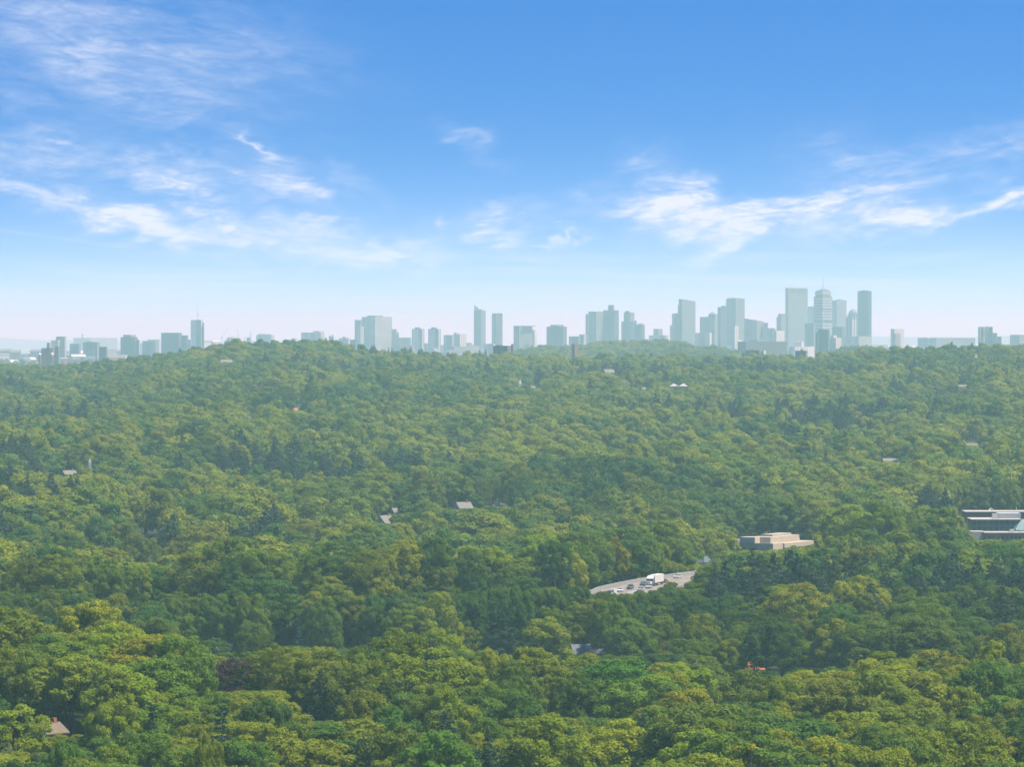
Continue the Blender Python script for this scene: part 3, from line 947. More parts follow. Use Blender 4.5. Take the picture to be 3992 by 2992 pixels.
def pickup(px, py, lab):
    loc, rz = road_pos(px, py)
    t = empty('pickup_truck', loc, lab, 'pickup truck', 'vehicles on the highway', rz)
    pm = paint('white_truck_paint', (.46, .46, .45))
    MB().prism([(-3, -1), (2.6, -1), (3, -.8), (3, .8), (2.6, 1), (-3, 1)], .5, 1.25).build('body', pm, t)
    MB().box(-3, -.8, -1, 1, 1.25, 2.5).build('cargo_box', pm, t)
    b = MB().add([(-.7, -.95, 1.25), (1.3, -.95, 1.25), (1.3, .95, 1.25), (-.7, .95, 1.25), (-.7, -.8, 2.05), (.7, -.8, 2.05), (.7, .8, 2.05), (-.7, .8, 2.05)], [(0, 1, 5, 4), (1, 2, 6, 5), (2, 3, 7, 6), (3, 0, 4, 7), (4, 5, 6, 7), (3, 2, 1, 0)])
    b.build('windows', glass, t)
    MB().box(-.7, .72, -.82, .82, 2.052, 2.15).build('roof', pm, t)
    MB().box(2.98, 3.03, -.6, .6, .75, 1.1).build('grille', glass, t)
    for sx in (2.0, -1.9):
        for sy in (-.88, .88): wheel(t, sx, sy, .42, .28)
    for sy in (-.78, .78): MB().box(2.9, 3.04, sy - .14, sy + .14, .9, 1.12).build('headlight', lamp, t)


pickup(2380, 2326, 'white pickup-sized truck nearest along the highway, at its left end')


def semi(px, py, lab):
    loc, rz = road_pos(px, py)
    t = empty('semi_truck', loc, lab, 'truck', 'vehicles on the highway', rz)
    pm = paint('navy_cab_paint', (.05, .07, .12)); tw = plain_mat('white_trailer_panel', (.46, .455, .43), .5, .05, .3)
    MB().box(-11, 3.2, -1.3, 1.3, 1.25, 4.1).build('trailer', tw, t)
    MB().prism([(3.9, -1.2), (6.4, -1.2), (6.4, 1.2), (3.9, 1.2)], .8, 3.0).build('cab', pm, t)
    b = MB().add([(3.9, -1.2, 3.0), (6.4, -1.2, 3.0), (6.4, 1.2, 3.0), (3.9, 1.2, 3.0), (3.9, -1.2, 4.0), (4.9, -1.1, 3.9), (4.9, 1.1, 3.9), (3.9, 1.2, 4.0)], [(0, 1, 5, 4), (1, 2, 6, 5), (2, 3, 7, 6), (3, 0, 4, 7), (4, 5, 6, 7), (3, 2, 1, 0)])
    b.build('roof_fairing', tw, t)
    MB().prism([(6.4, -1.05), (8.3, -.8), (8.3, .8), (6.4, 1.05)], .8, 2.0).build('bonnet', tw, t)
    MB().box(6.395, 6.43, -1.05, 1.05, 2.1, 2.95).build('windscreen', glass, t)
    MB().box(8.29, 8.36, -.6, .6, .9, 1.85).build('grille', chrome, t)
    MB().box(8.2, 8.5, -1.1, 1.1, .5, .85).build('bumper', chrome, t)
    for sy in (-.9, .9): MB().box(8.1, 8.34, sy - .16, sy + .16, 1.05, 1.3).build('headlight', lamp, t)
    MB().box(-10.5, 6.4, -.5, .5, .7, 1.25).build('chassis', tyre, t)
    for sx in (7.3, 4.0, 2.7, -8.6, -9.9):
        for sy in (-1.05, 1.05): wheel(t, sx, sy, .5, .35)


semi(2548, 2286, 'white box-trailer semi truck with a dark cab on the highway')

# ---- sign gantry further along the road
g0 = at(2742, 2190, 2050)
t = empty('sign_gantry', (g0.x, g0.y, gz(g0.x, g0.y)), 'pale steel sign gantry poking out of the trees above the truck', 'road sign')
zt = g0.z - t.location.z
b = MB()
for zz in (zt - .5, zt + .35): b.tube((-4.4, 0, zz), (3.6, 0, zz), .12, .12)
for k in range(8): b.tube((-4.4 + k, 0, zt - .5), (-3.9 + k, 0, zt + .35), .06, .06)
b.build('truss', steel, t)
b = MB(); b.tube((-4.3, 0, 0), (-4.3, 0, zt + .5), .2, .15); b.tube((3.5, 0, 0), (3.5, 0, zt + .5), .2, .15); b.build('post', steel, t)
b = MB(); b.box(.3, 2.0, -.2, -.1, zt - .4, zt + 2.0); b.box(2.05, 2.9, -.2, -.1, zt - .3, zt + 1.3); b.build('sign_panel', plain_mat('sign_back', (.55, .58, .6), .5, .05), t)

# ------------------------------------------------------------------ tan flat-roofed building
tan = plain_mat('tan_masonry', (.34, .295, .235), .85, .08, .3, .2)
tanl = plain_mat('pale_roof_gravel', (.30, .26, .21), .9, .1, .6, .1)
band = facade_mat('ribbon_glazing', (.16, .15, .14), (.03, .04, .05), 30, 2.2, 1.0, .12, .2)
c0 = at(3014, 2122, 2290)
ang = math.atan2(.894, .447)
t = empty('tan_office_building', (c0.x, c0.y, gz(c0.x, c0.y)), 'tan flat-roofed low office building with stepped roofs among the trees', 'building', None, ang)
g = t.location.z
h1 = c0.z - g


def Z_(z): return z - g


MB().box(0, 12, 0, 20, -3, h1).build('front_wing', tan, t)
MB().box(12.003, 47, .5, 20, -3, h1 - 2.4).build('ground_storey', tan, t)
MB().box(12.003, 49, -.8, 20.3, h1 - 2.397, h1 - .2).build('roof_fascia', tan, t)
MB().box(12.5, 46.5, .38, .497, 1.0, h1 - 2.5).build('window_band', band, t)
MB().box(5, 40, 3.5, 14, h1 - .19, h1 + 2.9).build('upper_storey', tan, t)
MB().box(40.003, 43, 4.5, 13, h1 - .19, h1 + 1.2).build('stair_block', tan, t)
MB().box(13, 36, 6, 12, h1 + 2.903, h1 + 3.9).build('penthouse', tanl, t)
MB().box(-1.2, 8, 9, 17, h1 + .003, h1 + 3.0).build('square_block', tan, t)
b = MB(); b.prism([(2, 18), (7, 18), (7, 23), (2, 23)], h1 - 2, h1 + 1.9, [(3.5, 19.5), (6, 19.5), (6, 21.5), (3.5, 21.5)]); b.build('skylight_hood', tanl, t)
for (v0, v1, z0_, z1_) in ((2.0, 3.1, -.2, 2.9), (8.5, 12.5, 1.2, 2.9), (14.5, 17.5, -.2, 3.2)):
    MB().box(-.06, -.004, v0, v1, max(.2, h1 - 6 + z0_), h1 - 6 + z1_ + .8).build('window', glass, t)
MB().box(-.004 - .25, 0 - .004, 0, 20, h1 - .45, h1 + .15).build('coping', tanl, t)

# ------------------------------------------------------------------ dark glass and brick building on the right
brick = plain_mat('dark_brick', (.14, .075, .06), .9, .15, .5, .15)
brickr = plain_mat('red_brick', (.24, .08, .065), .9, .15, .5, .15)
droof = plain_mat('white_roof_membrane', (.30, .28, .25), .85, .06, .3, .1)
greyp = plain_mat('grey_metal_panel', (.30, .31, .32), .6, .06, .4, .3)
dglass = facade_mat('dark_curtain_wall', (.07, .075, .08), (.02, .028, .04), 4.2, 2.4, .7, .15, .25)
tealr = plain_mat('green_metal_roof', (.10, .17, .16), .5, .08, .3, .3)


def bx_px(name, mat, parent, px0, px1, yt, z0, d, depth, roof=None, rr=.35):
    x0, x1 = xp(px0, d), xp(px1, d); zt = zy(yt, d)
    o = parent.location
    MB().box(x0 - o.x, x1 - o.x, d - o.y, d + depth - o.y, z0 - o.z, zt - o.z).build(name, mat, parent)
    if roof:
        MB().box(x0 - o.x - rr, x1 - o.x + rr, d - o.y - rr, d + depth - o.y + rr, zt - o.z + .003, zt - o.z + .45).build('roof', roof, parent)


o0 = at(3900, 2080, 2450)
t = empty('dark_office_building', (o0.x, o0.y, gz(o0.x, o0.y)), 'dark glass and brick office building with white flat roofs at the right edge', 'building')
gg = t.location.z - 3
bx_px('back_block', brick, t, 3766, 4180, 1999, gg, 2530, 20, droof, .5)
bx_px('glass_block', dglass, t, 3790, 3978, 2029, gg, 2482, 24, droof, .5)
bx_px('low_brick_wing', brickr, t, 3840, 4180, 2081, gg, 2448, 16, droof, .5)
bx_px('low_link', droof, t, 3786, 3838, 2074, gg, 2455, 12)
bx_px('plant_room', greyp, t, 3893, 3980, 2003, zy(2029, 2490) + .47, 2492, 16)
bx_px('rooftop_unit', white, t, 3869, 3891, 2005, zy(2029, 2490) + .47, 2488, 3)
bx_px('rooftop_unit', white, t, 3937, 3954, 2066, zy(2081, 2452) + .47, 2452, 2.5)
bx_px('rooftop_unit', white, t, 3976, 3984, 2072, zy(2081, 2452) + .47, 2452, 2)
b = MB()
for k in range(9):
    px0 = 3854 + k * 17
    b.box(xp(px0, 2447) - t.location.x, xp(px0 + 11, 2447) - t.location.x, 2447.8 - t.location.y, 2447.98 - t.location.y, zy(2106, 2448) - t.location.z, zy(2091, 2448) - t.location.z)
b.build('window', glass, t)
a0 = Vector((xp(3958, 2465), 2478, zy(2068, 2465))) - t.location; a1 = Vector((xp(4120, 2465), 2478, zy(2068, 2465))) - t.location
b = MB(); zr = zy(2028, 2470) - t.location.z
b.add([(a0.x, -1 + 13, a0.z), (a1.x, 12, a0.z), (a1.x - 8, 28, zr), (a0.x + 5, 28, zr), (a0.x, 29, a0.z), (a1.x, 29, a0.z)], [(0, 1, 2, 3), (3, 2, 5, 4), (0, 3, 4), (1, 5, 2), (0, 4, 5, 1)])
b.build('sloped_roof', tealr, t)
b = MB()
for k in range(9):
    f = k / 8
    b.tube((a0.x + (a1.x - a0.x) * f, 11.95, a0.z + .1), (a0.x + 5 + (a1.x - a0.x - 13) * f, 27.9, zr + .1), .12, .12, 5)
b.build('roof_seam', greyp, t)
dd_ = at(3863, 1990, 2545) - t.location
b = MB(); b.lathe([(.05, 0), (1.0, .25), (1.5, .8), (1.35, .8), (.9, .35), (.05, .12)], 0, 0, 16)
o = b.build('satellite_dish', white, t); o.location = (dd_.x, dd_.y, dd_.z - .6); o.rotation_euler = (1.2, 0, .3)
MB().tube((dd_.x, dd_.y, zy(1998, 2540) - t.location.z), (dd_.x, dd_.y, dd_.z - .2), .12, .1).build('dish_post', steel, t)
mm = at(3963, 1998, 2540) - t.location
MB().tube((mm.x, mm.y, mm.z), (mm.x, mm.y, mm.z + 2.6), .25, .12).build('vent_stack', steel, t)

# ------------------------------------------------------------------ houses
rgrey = plain_mat('grey_shingle', (.10, .11, .12), .9, .12, 1.0, .1)
rtan = plain_mat('brown_shingle', (.13, .105, .085), .9, .12, 1.0, .1)
rpale = plain_mat('pale_shingle', (.14, .135, .125), .9, .1, 1.0, .1)
rorange = plain_mat('orange_shingle', (.27, .10, .055), .9, .1, 1.0, .1)
wwhite = plain_mat('white_clapboard', (.36, .355, .34), .7, .05, .8, .2)
wcream = plain_mat('cream_clapboard', (.32, .28, .21), .7, .05, .8, .2)
wgrey = plain_mat('grey_clapboard', (.20, .21, .215), .7, .05, .8, .2)
cbrick = plain_mat('chimney_brick', (.26, .11, .08), .9, .15, 2, .1)


def house(name, lab, px, yridge, d, w, l, h, rh, wm, rm, yaw=0.0, chim=True, porch=False, group='houses among the trees'):
    x = xp(px, d); zr = zy(yridge, d); base = zr - h - rh
    gnd = gz(x, d)
    t = empty(name, (x, d, min(base, gnd)), lab, 'house', group, yaw)
    o = base - t.location.z
    top = o + h
    MB().box(-l / 2, l / 2, -w / 2, w / 2, -1.0, top).gable_wall(-l / 2, l / 2, -w / 2, w / 2, top, top + rh).build('wall', wm, t)
    rf = MB().gable(-l / 2, l / 2, -w / 2, w / 2, top + .12, top + rh + .2, .45).build('roof', rm, t)
    if chim: MB().box(l * .22, l * .22 + 1.0, -.5, .5, top + rh * .4, top + rh + 1.1).build('chimney', cbrick, rf)
    nw = max(2, int(l / 3))
    for k in range(nw):
        for zz in ((top - 1.9, top - .6), (top - 4.6, top - 3.2)):
            xx = -l / 2 + l * (k + .5) / nw
            wn = MB().box(xx - .5, xx + .5, -w / 2 - .05, -w / 2 - .004, zz[0], zz[1]).build('window', glass, t)
            MB().box(xx - .62, xx + .62, -w / 2 - .03, -w / 2 - .002, zz[0] - .14, zz[0] - .003).build('sill', white, wn)
    for s in (-1, 1):
        MB().box(*((l / 2 + .004, l / 2 + .05) if s > 0 else (-l / 2 - .05, -l / 2 - .004)), -.5, .5, top - .4, top + .9).build('attic_window', glass, t)
    if porch:
        p = MB()
        for k in range(4): p.box(-2.4 + k * 1.5, -2.15 + k * 1.5, -w / 2 - 2.0, -w / 2 - 1.75, top - 5.8, top - 2.6)
        p.build('porch_column', white, t)
        MB().box(-2.8, 2.8, -w / 2 - 2.3, -w / 2 - .06, top - 2.597, top - 2.2).build('porch_roof', white, t)
    return t


HM = dict(wwhite=wwhite, wcream=wcream, wgrey=wgrey, rgrey=rgrey, rtan=rtan, rpale=rpale, rorange=rorange, rosy=plain_mat('rosy_brick', (.2, .09, .075), .9))
for q in HOUSES:
    house(*[HM.get(v, v) if isinstance(v, str) else v for v in q])

# twin pyramid roofs
t0 = at(2646, 1507, 4200)
t = empty('school_building', (t0.x, t0.y, gz(t0.x, t0.y)), 'low building with two white pyramid roofs on the central slope', 'building')
o = t0.z - t.location.z
MB().box(-8, 9, 0, 10, -2, o).build('wall', brickr, t)
for cx_ in (-4.0, 4.2):
    MB().add([(cx_ - 4, -.3, o + .02), (cx_ + 4, -.3, o + .02), (cx_ + 4, 9, o + .02), (cx_ - 4, 9, o + .02), (cx_, 4.3, o + 2.6)], [(0, 1, 4), (1, 2, 4), (2, 3, 4), (3, 0, 4), (3, 2, 1, 0)]).build('pyramid_roof', plain_mat('white_metal_roof', (.28, .28, .27), .4, .04), t)


def steeple(name, lab, px, ytip, ybase, d, w, mat, roofm):
    p = at(px, ybase, d); z = gz(p.x, d); h = p.z - z
    t = empty(name, (p.x, d, z), lab, 'steeple')
    MB().box(-w / 2, w / 2, -w / 2, w / 2, -1, h).build('belfry', mat, t)
    tip = zy(ytip, d) - z
    MB().add([(-w * .5, -w * .5, h + .01), (w * .5, -w * .5, h + .01), (w * .5, w * .5, h + .01), (-w * .5, w * .5, h + .01), (0, 0, tip)], [(0, 1, 4), (1, 2, 4), (2, 3, 4), (3, 0, 4), (3, 2, 1, 0)]).build('spire', roofm, t)


steeple('church_steeple', 'white pointed steeple on the slope below the skyline gap', 2028, 1480, 1496, 4300, 2.8, wwhite, wwhite)
steeple('church_steeple', 'dark slate spire rising from the central slope', 2435, 1482, 1494, 4250, 3.2, wgrey, rgrey)
steeple('church_steeple', 'thin white steeple standing among trees on the left', 350, 1787, 1802, 2750, 1.4, wwhite, wwhite)
steeple('church_steeple', 'pale pinkish steeple on the right ridge', 3805, 1384, 1394, 5010, 3.0, wcream, wcream)
steeple('church_steeple', 'tiny white steeple near the right edge on the ridge', 3924, 1380, 1385, 5060, 2.6, wwhite, wwhite)
steeple('church_steeple', 'left one of two thin dark spires on the central ridge', 1870, 1360, 1371, 5750, 2.6, brick, rgrey)
steeple('church_steeple', 'right one of two thin dark spires on the central ridge', 1893, 1360, 1371, 5750, 2.6, brick, rgrey)

p = at(3943, 1862, 2610); z = gz(p.x, p.y)
t = empty('antenna_pole', (p.x, p.y, z), 'thin grey antenna pole among trees near the right edge', 'pole')
MB().tube((0, 0, 0), (0, 0, zy(1828, 2610) - z), .25, .15).build('pole', steel, t)
b = MB()
for k in range(3): b.box(-.9 + .7 * k, -.6 + .7 * k, -.3, -.1, zy(1834, 2610) - z, zy(1829, 2610) - z)
b.build('antenna_panel', white, t)

# bare grey tree
p = at(2705, 2578, 1490); z = gz(p.x, p.y)
t = empty('bare_tree', (p.x, p.y, z), 'bare grey dead tree with fanned twigs just above the front belt', 'tree')
b = MB(); H = zy(2548, 1490) - z
rr_ = np.random.default_rng(3)
b.tube((0, 0, -1), (0, 0, H * .6), .4, .22)
for k in range(16):
    a_ = rr_.uniform(0, 6.28); q0 = Vector((0, 0, H * rr_.uniform(.35, .6))); L0 = rr_.uniform(2.5, 5)
    q1 = q0 + Vector((math.cos(a_) * L0, math.sin(a_) * L0 * .6, rr_.uniform(.5, 3)))
    b.tube(q0, q1, .16, .08, 5)
    for j in range(6):
        a2 = a_ + rr_.normal() * .7; q2 = q0.lerp(q1, rr_.uniform(.4, 1)); q3 = q2 + Vector((math.cos(a2) * 1.8, math.sin(a2) * 1.4, rr_.uniform(-.4, 1.4)))
        b.tube(q2, q3, .06, .03, 4)
b.build('branches', M['dead'], t)

#@@CITY
# ------------------------------------------------------------------ the city
CM = {
    'pale': facade_mat('pale_facade', (.27, .27, .235), (.14, .145, .13), 3.8, 7, .5, .45),
    'cream': facade_mat('cream_facade', (.42, .40, .34), (.18, .18, .16), 3.8, 8, .5, .45),
    'mid': facade_mat('grey_facade', (.155, .16, .14), (.075, .08, .072), 3.8, 8, .5, .4),
    'dark': facade_mat('dark_facade', (.068, .075, .065), (.034, .04, .038), 3.8, 9, .55, .35),
    'glass': facade_mat('glass_facade', (.025, .05, .048), (.015, .03, .03), 4, 6, .8, .2, .25),
    'paleglass': facade_mat('pale_glass_facade', (.155, .175, .155), (.095, .11, .10), 4, 6, .8, .2, .3),
    'brick': facade_mat('brick_facade', (.22, .11, .09), (.07, .07, .07), 3.4, 6, .5, .45),
    'stripe': facade_mat('striped_facade', (.34, .34, .33), (.07, .08, .09), 60, 11, 1.0, .5),
    'band': facade_mat('banded_facade', (.30, .31, .30), (.07, .085, .09), 8, 60, .55, .02),
    'white': white, 'steel': steel, 'roofgrey': greyp,
}


def foot(px0, px1, d, c, depth):
    """four-cornered footprint with a near corner at fraction c of the width"""
    x0, x1 = xp(px0, d), xp(px1, d); w = x1 - x0
    c = min(max(c, .12), .88)
    a = depth * (c) * .9; b = depth * (1 - c) * .9 + 4
    xc = x0 + w * c
    return [(x0, d + a), (xc, d), (x1, d + b), (x0 + x1 - xc, d + a + b)]


def tower(name, lab, D, cat, bodies, masts=(), group='towers of the city skyline', parts_extra=None):
    x0 = sum((b[1] + b[2]) / 2 for b in bodies[:1])
    ox = xp(x0, D)
    t = empty(name, (ox, D, PLAIN), lab, cat, group)
    for bd in bodies:
        part, p0, p1, yt, mk_, c, depth, dd2 = tuple(bd) + (.86, None, 0)[len(bd) - 5:]
        if depth is None: depth = max(18, xp(p1, D) - xp(p0, D)) * .9
        zb = 0
        ytr = yt
        ybase = None
        if isinstance(yt, tuple):
            ytr = yt
        fp = foot(p0, p1, D + dd2, c, depth)
        fp = [(x - ox, y - D) for x, y in fp]
        if isinstance(ytr, tuple) and len(ytr) == 2 and ytr[0] == 'on':
            pass
        if isinstance(ytr, tuple) and ytr[0] == 'slope':
            zl, zr_ = zy(ytr[1], D + dd2) - PLAIN, zy(ytr[2], D + dd2) - PLAIN
            xs = [p[0] for p in fp]; xa, xb = min(xs), max(xs)
            top = [(p[0], p[1], zl + (zr_ - zl) * (p[0] - xa) / (xb - xa)) for p in fp]
            MB().prism(fp, -2, 0, top).build(part, CM[mk_], t)
        elif isinstance(ytr, tuple):       # (ytop, ybottom) sits on something
            z1, z0_ = zy(ytr[0], D + dd2) - PLAIN, zy(ytr[1], D + dd2) - PLAIN
            MB().prism(fp, z0_ + .02, z1).build(part, CM[mk_], t)
        else:
            z1 = zy(ytr, D + dd2) - PLAIN
            MB().prism(fp, -2, z1).build(part, CM[mk_], t)
    for (px, yt, yb, r) in masts:
        MB().tube((xp(px, D) - ox, 12, zy(yb, D) - PLAIN), (xp(px, D) - ox, 12, zy(yt, D) - PLAIN), r, r * .4, 6).build('mast', steel, t)
    return t


def dome(t, D, px0, px1, yb, yt, mat, name='dome', dd2=0, power=2.0):
    ox = t.location.x; xc = xp((px0 + px1) / 2, D) - ox; r = (xp(px1, D) - xp(px0, D)) / 2
    z0_ = zy(yb, D) - PLAIN; h = zy(yt, D) - PLAIN - z0_
    prof = [(r * math.cos(a) ** (2 / power), z0_ + .02 + h * math.sin(a)) for a in np.linspace(0, 1.5, 8)]
    MB().lathe(prof, xc, r + dd2, 20).build(name, mat, t)


def crane(lab, px, ybase, ytop, jx, jy, D, zbase=None):
    p = at(px, ybase, D); z = PLAIN if zbase is None else zbase
    t = empty('tower_crane', (p.x, D, z), lab, 'crane', 'cranes over the city')
    b = MB(); h = zy(ytop, D) - z; hb = 0 if zbase is None else 0
    for sx in (-.9, .9):
        for sy in (-.9, .9): b.tube((sx, sy, 0), (sx, sy, h), .35, .35, 4)
    k = 0
    while k * 5 < h:
        b.tube((-.9, -.9, k * 5), (.9, -.9, min(h, k * 5 + 5)), .25, .25, 4); k += 1
    b.build('lattice_tower', steel, t)
    jz = zy(jy, D) - z; jxx = xp(jx, D) - p.x
    b = MB(); b.tube((0, 0, h), (jxx, 4, jz), .9, .5, 4); b.tube((0, 0, h), (-jxx * .18, 0, h + 2), .9, .9, 4); b.build('jib', steel, t)
    MB().box(-1.6, 1.6, -1.6, 1.6, h - 1.5, h + 2).build('operator_cab', white, t)


T = tower
# left part of the skyline
T('pale_apartment_block', 'pale block with a darker raised cap, leftmost tall block on the left plain', 11000, 'building', [('main_block', 197, 232, 1327, 'cream'), ('raised_block', 215, 258, 1316, 'pale'), ('dark_cap', 216, 257, (1313, 1316), 'dark', .7, 30, 2)])
t = T('brown_brick_block', 'brown brick block with a central stack and two white domes on the left plain', 8300, 'building', [('main_block', 158, 212, 1358, 'brick'), ('stack', 181, 195, (1337, 1358), 'brick', .6, 12, 12), ('wing', 145, 160, 1372, 'brick'), ('wing', 211, 232, 1352, 'mid')])
dome(t, 8300, 150, 164, 1385, 1376, white, dd2=-14); dome(t, 8300, 199, 213, 1385, 1376, white, dd2=-14)
T('dark_low_block', 'low dark green-grey block between the capped block and the wide pale block', 11500, 'building', [('main_block', 269, 314, 1341, 'mid')])
T('wide_pale_block', 'wide pale green-grey block left of the small dark tower', 11400, 'building', [('main_block', 319, 389, 1335, 'mid'), ('rooftop_plant', 335, 372, (1332, 1335), 'pale', .6, 20, 10)])
T('small_dark_tower', 'small dark square tower low on the left plain', 9000, 'building', [('main_block', 384, 417, 1353, 'dark')])
T('long_far_slab', 'long faint pale slab with a small turret at the far left horizon', 21000, 'building', [('main_block', 285, 455, 1318, 'pale', .4, 60, 0), ('turret', 318, 325, (1303, 1318), 'mid', .5, 8, 8)])
T('dark_flat_block', 'dark flat block with a pale penthouse, left of the low grey slab', 11500, 'building', [('main_block', 466, 535, 1315, 'dark'), ('wing', 534, 543, 1325, 'mid'), ('penthouse', 479, 529, (1306, 1315), 'pale', .6, 25, 12)])
T('low_grey_slab', 'low grey slab between two larger dark blocks on the left', 12000, 'building', [('main_block', 552, 612, 1330, 'mid')])
T('large_dark_block', 'large dark office block left of the crane-topped tower', 12000, 'building', [('main_block', 624, 708, 1298, 'dark'), ('wing', 707, 734, 1308, 'mid'), ('low_wing', 733, 743, 1325, 'mid')], [(656, 1291, 1298, .8)])
T('crane_topped_tower', 'slender dark tower with a building crane on top, left skyline', 12500, 'skyscraper', [('tower_body', 741, 790, 1248, 'stripe'), ('side_bay', 789, 796, 1259, 'pale')])
crane('tall leaning crane standing on the slender dark tower', 771, 1248, 1226, 766, 1178, 12510, zy(1248, 12510))
crane('left one of two thin hazy cranes right of the crane-topped tower', 865, 1330, 1318, 894, 1274, 13500)
crane('right one of two thin hazy cranes right of the crane-topped tower', 929, 1325, 1312, 921, 1271, 13500)
t = T('domed_hall', 'faint low hall with a curved roof behind the left hilltop', 14500, 'building', [('main_block', 879, 940, 1319, 'pale')]); dome(t, 14500, 885, 936, 1319, 1311, CM['pale'], 'curved_roof')
T('chimney_stack', 'thin left chimney stack behind the left hilltop trees', 13000, 'chimney', [('base_block', 950, 958, 1330, 'mid')], [(954, 1314, 1332, 2.2)])
T('chimney_stack', 'taller thin chimney stack beside a small block behind the hilltop', 13000, 'chimney', [('base_block', 961, 975, 1316, 'mid')], [(977, 1293, 1335, 2.4)])
T('pale_lab_block', 'pale flat block just above the left hilltop trees', 14500, 'building', [('main_block', 996, 1068, 1307, 'pale'), ('penthouse', 1005, 1055, (1303, 1307), 'pale', .6, 20, 12)])
T('stepped_pale_block', 'long stepped pale block above the hilltop pines', 13500, 'building', [('main_block', 1171, 1264, 1297, 'pale'), ('penthouse', 1220, 1262, (1291, 1297), 'cream', .6, 20, 14)])
t = T('radome_tower', 'small tower with a white ball on top right of the hilltop', 13500, 'building', [('main_block', 1281, 1302, 1311, 'mid')]); dome(t, 13500, 1293, 1303, 1309, 1300, white, 'radome')
T('pale_flat_block', 'pale flat block left of the big stepped complex', 12500, 'building', [('main_block', 1319, 1366, 1319, 'cream'), ('rooftop_plant', 1335, 1350, (1314, 1319), 'pale', .6, 14, 10)])
T('dark_low_block', 'dark low block at the foot of the big stepped complex', 11500, 'building', [('main_block', 1364, 1390, 1325, 'dark')])
T('stepped_complex', 'big stepped grey complex with chamfered top, broadest on the left half', 13500, 'skyscraper', [('left_wing', 1382, 1410, 1248, 'mid'), ('front_wing', 1393, 1418, 1273, 'pale', .5, 30, -30), ('tower_body', 1409, 1527, 1236, 'pale', .45), ('upper_storeys', 1431, 1492, (1231, 1236), 'mid', .5, 40, 20), ('right_step', 1526, 1548, 1284, 'pale'), ('low_step', 1547, 1555, 1297, 'pale'), ('low_wing', 1553, 1608, 1317, 'pale')])
for (a_, lab) in ((1605, 'left one of the twin dark slab towers left of centre'), (1669, 'right one of the twin dark slab towers left of centre')):
    T('twin_slab_tower', lab, 13000, 'skyscraper', [('tower_body', a_, a_ + 49, 1283, 'stripe', .8), ('penthouse', a_ + 12, a_ + 33, (1277, 1283), 'dark', .6, 15, 12)], group='twin slab towers')
T('flat_topped_block', 'pale block with a flat dark top right of the twin slab towers', 12800, 'building', [('main_block', 1729, 1769, 1309, 'pale'), ('dark_cap', 1730, 1768, (1307, 1309), 'dark', .7, 30, 2)])
T('notched_pale_block', 'taller pale block beside the flat-topped block', 12700, 'building', [('main_block', 1768, 1818, 1303, 'cream', .5), ('raised_block', 1770, 1788, (1298, 1303), 'cream', .5, 20, 8)])
t = T('sail_topped_tower', 'tall pale tower with a white slanted sail on its roof', 13800, 'skyscraper', [('tower_body', 1847, 1893, 1211, 'paleglass', .6), ('rooftop_plant', 1870, 1888, (1206, 1211), 'white', .5, 20, 10)])
ox = t.location.x; X0 = xp(1848, 13800) - ox; X1 = xp(1873, 13800) - ox; za, zb = zy(1188, 13800) - PLAIN, zy(1211, 13800) - PLAIN
MB().add([(X0, 14, zb + .05), (X1, 4, zb + .05), (X0 + 1, 14, za), (X0 + 1.5, 17, zb + .05), (X1, 7, zb + .05), (X0 + 2.5, 17, za)], [(0, 1, 2), (3, 5, 4), (0, 2, 5, 3), (1, 4, 5, 2), (0, 3, 4, 1)]).build('roof_sail', white, t)
T('chamfered_dark_tower', 'dark chamfered tower right of the sail-topped tower', 13700, 'skyscraper', [('tower_body', 1919, 1959, 1222, 'dark', .35), ('side_bay', 1917, 1926, 1231, 'mid')])
T('ridge_block', 'purple-grey long block standing just behind the central treeline', 5950, 'building', [('main_block', 1922, 1996, 1349, 'mid', .75), ('rooftop_plant', 1935, 1960, (1346, 1349), 'dark', .6, 6, 5), ('stair_tower', 1993, 2003, 1342, 'brick', .6, 5, -6)])
T('pale_low_roofs', 'low pale building between the sail-topped tower and the ridge block', 11000, 'building', [('main_block', 1886, 1930, 1341, 'cream')])
T('two_tone_block', 'two-tone flat-topped block left of centre of the skyline gap', 12800, 'building', [('main_block', 2002, 2076, 1274, 'mid', .3), ('roof_band', 2001, 2088, (1271, 1274), 'dark', .5, 60, 0), ('side_wing', 2074, 2094, 1287, 'cream', .5)])
T('dark_square_block', 'dark square block with rooftop clutter near the middle', 12500, 'building', [('main_block', 2131, 2210, 1274, 'dark', .8), ('rooftop_plant', 2145, 2198, (1267, 1274), 'mid', .6, 25, 12)], [(2150, 1264, 1274, .5), (2172, 1262, 1274, .5)])
T('low_stepped_block', 'low stepped block left of the wide brutalist slab', 12000, 'building', [('main_block', 2218, 2262, 1312, 'mid'), ('right_block', 2258, 2287, 1304, 'pale', .6, 30, 20)])
T('wide_slab', 'wide dark slab with a square stub on top, tallest of the middle group', 13500, 'skyscraper', [('left_bay', 2283, 2296, 1225, 'mid'), ('tower_body', 2294, 2354, 1215, 'mid', .5), ('right_bay', 2352, 2413, 1210, 'dark', .7), ('rooftop_stub', 2371, 2395, (1190, 1210), 'dark', .6, 20, 14)], [(2336, 1190, 1216, .6)])
T('stepped_tower', 'stepped tower with a curved-top annex right of the wide slab', 13500, 'skyscraper', [('base_block', 2423, 2476, 1254, 'mid'), ('upper_block', 2432, 2474, 1219, 'mid', .6, 30, 8), ('top_block', 2437, 2457, (1213, 1219), 'mid', .6, 20, 14), ('link', 2473, 2483, 1251, 'pale')])
t = T('curved_top_block', 'dark block with a rounded top beside the stepped tower', 13300, 'building', [('main_block', 2481, 2514, 1268, 'dark', .6)]); dome(t, 13300, 2484, 2513, 1268, 1261, CM['dark'], 'rounded_top', 4)
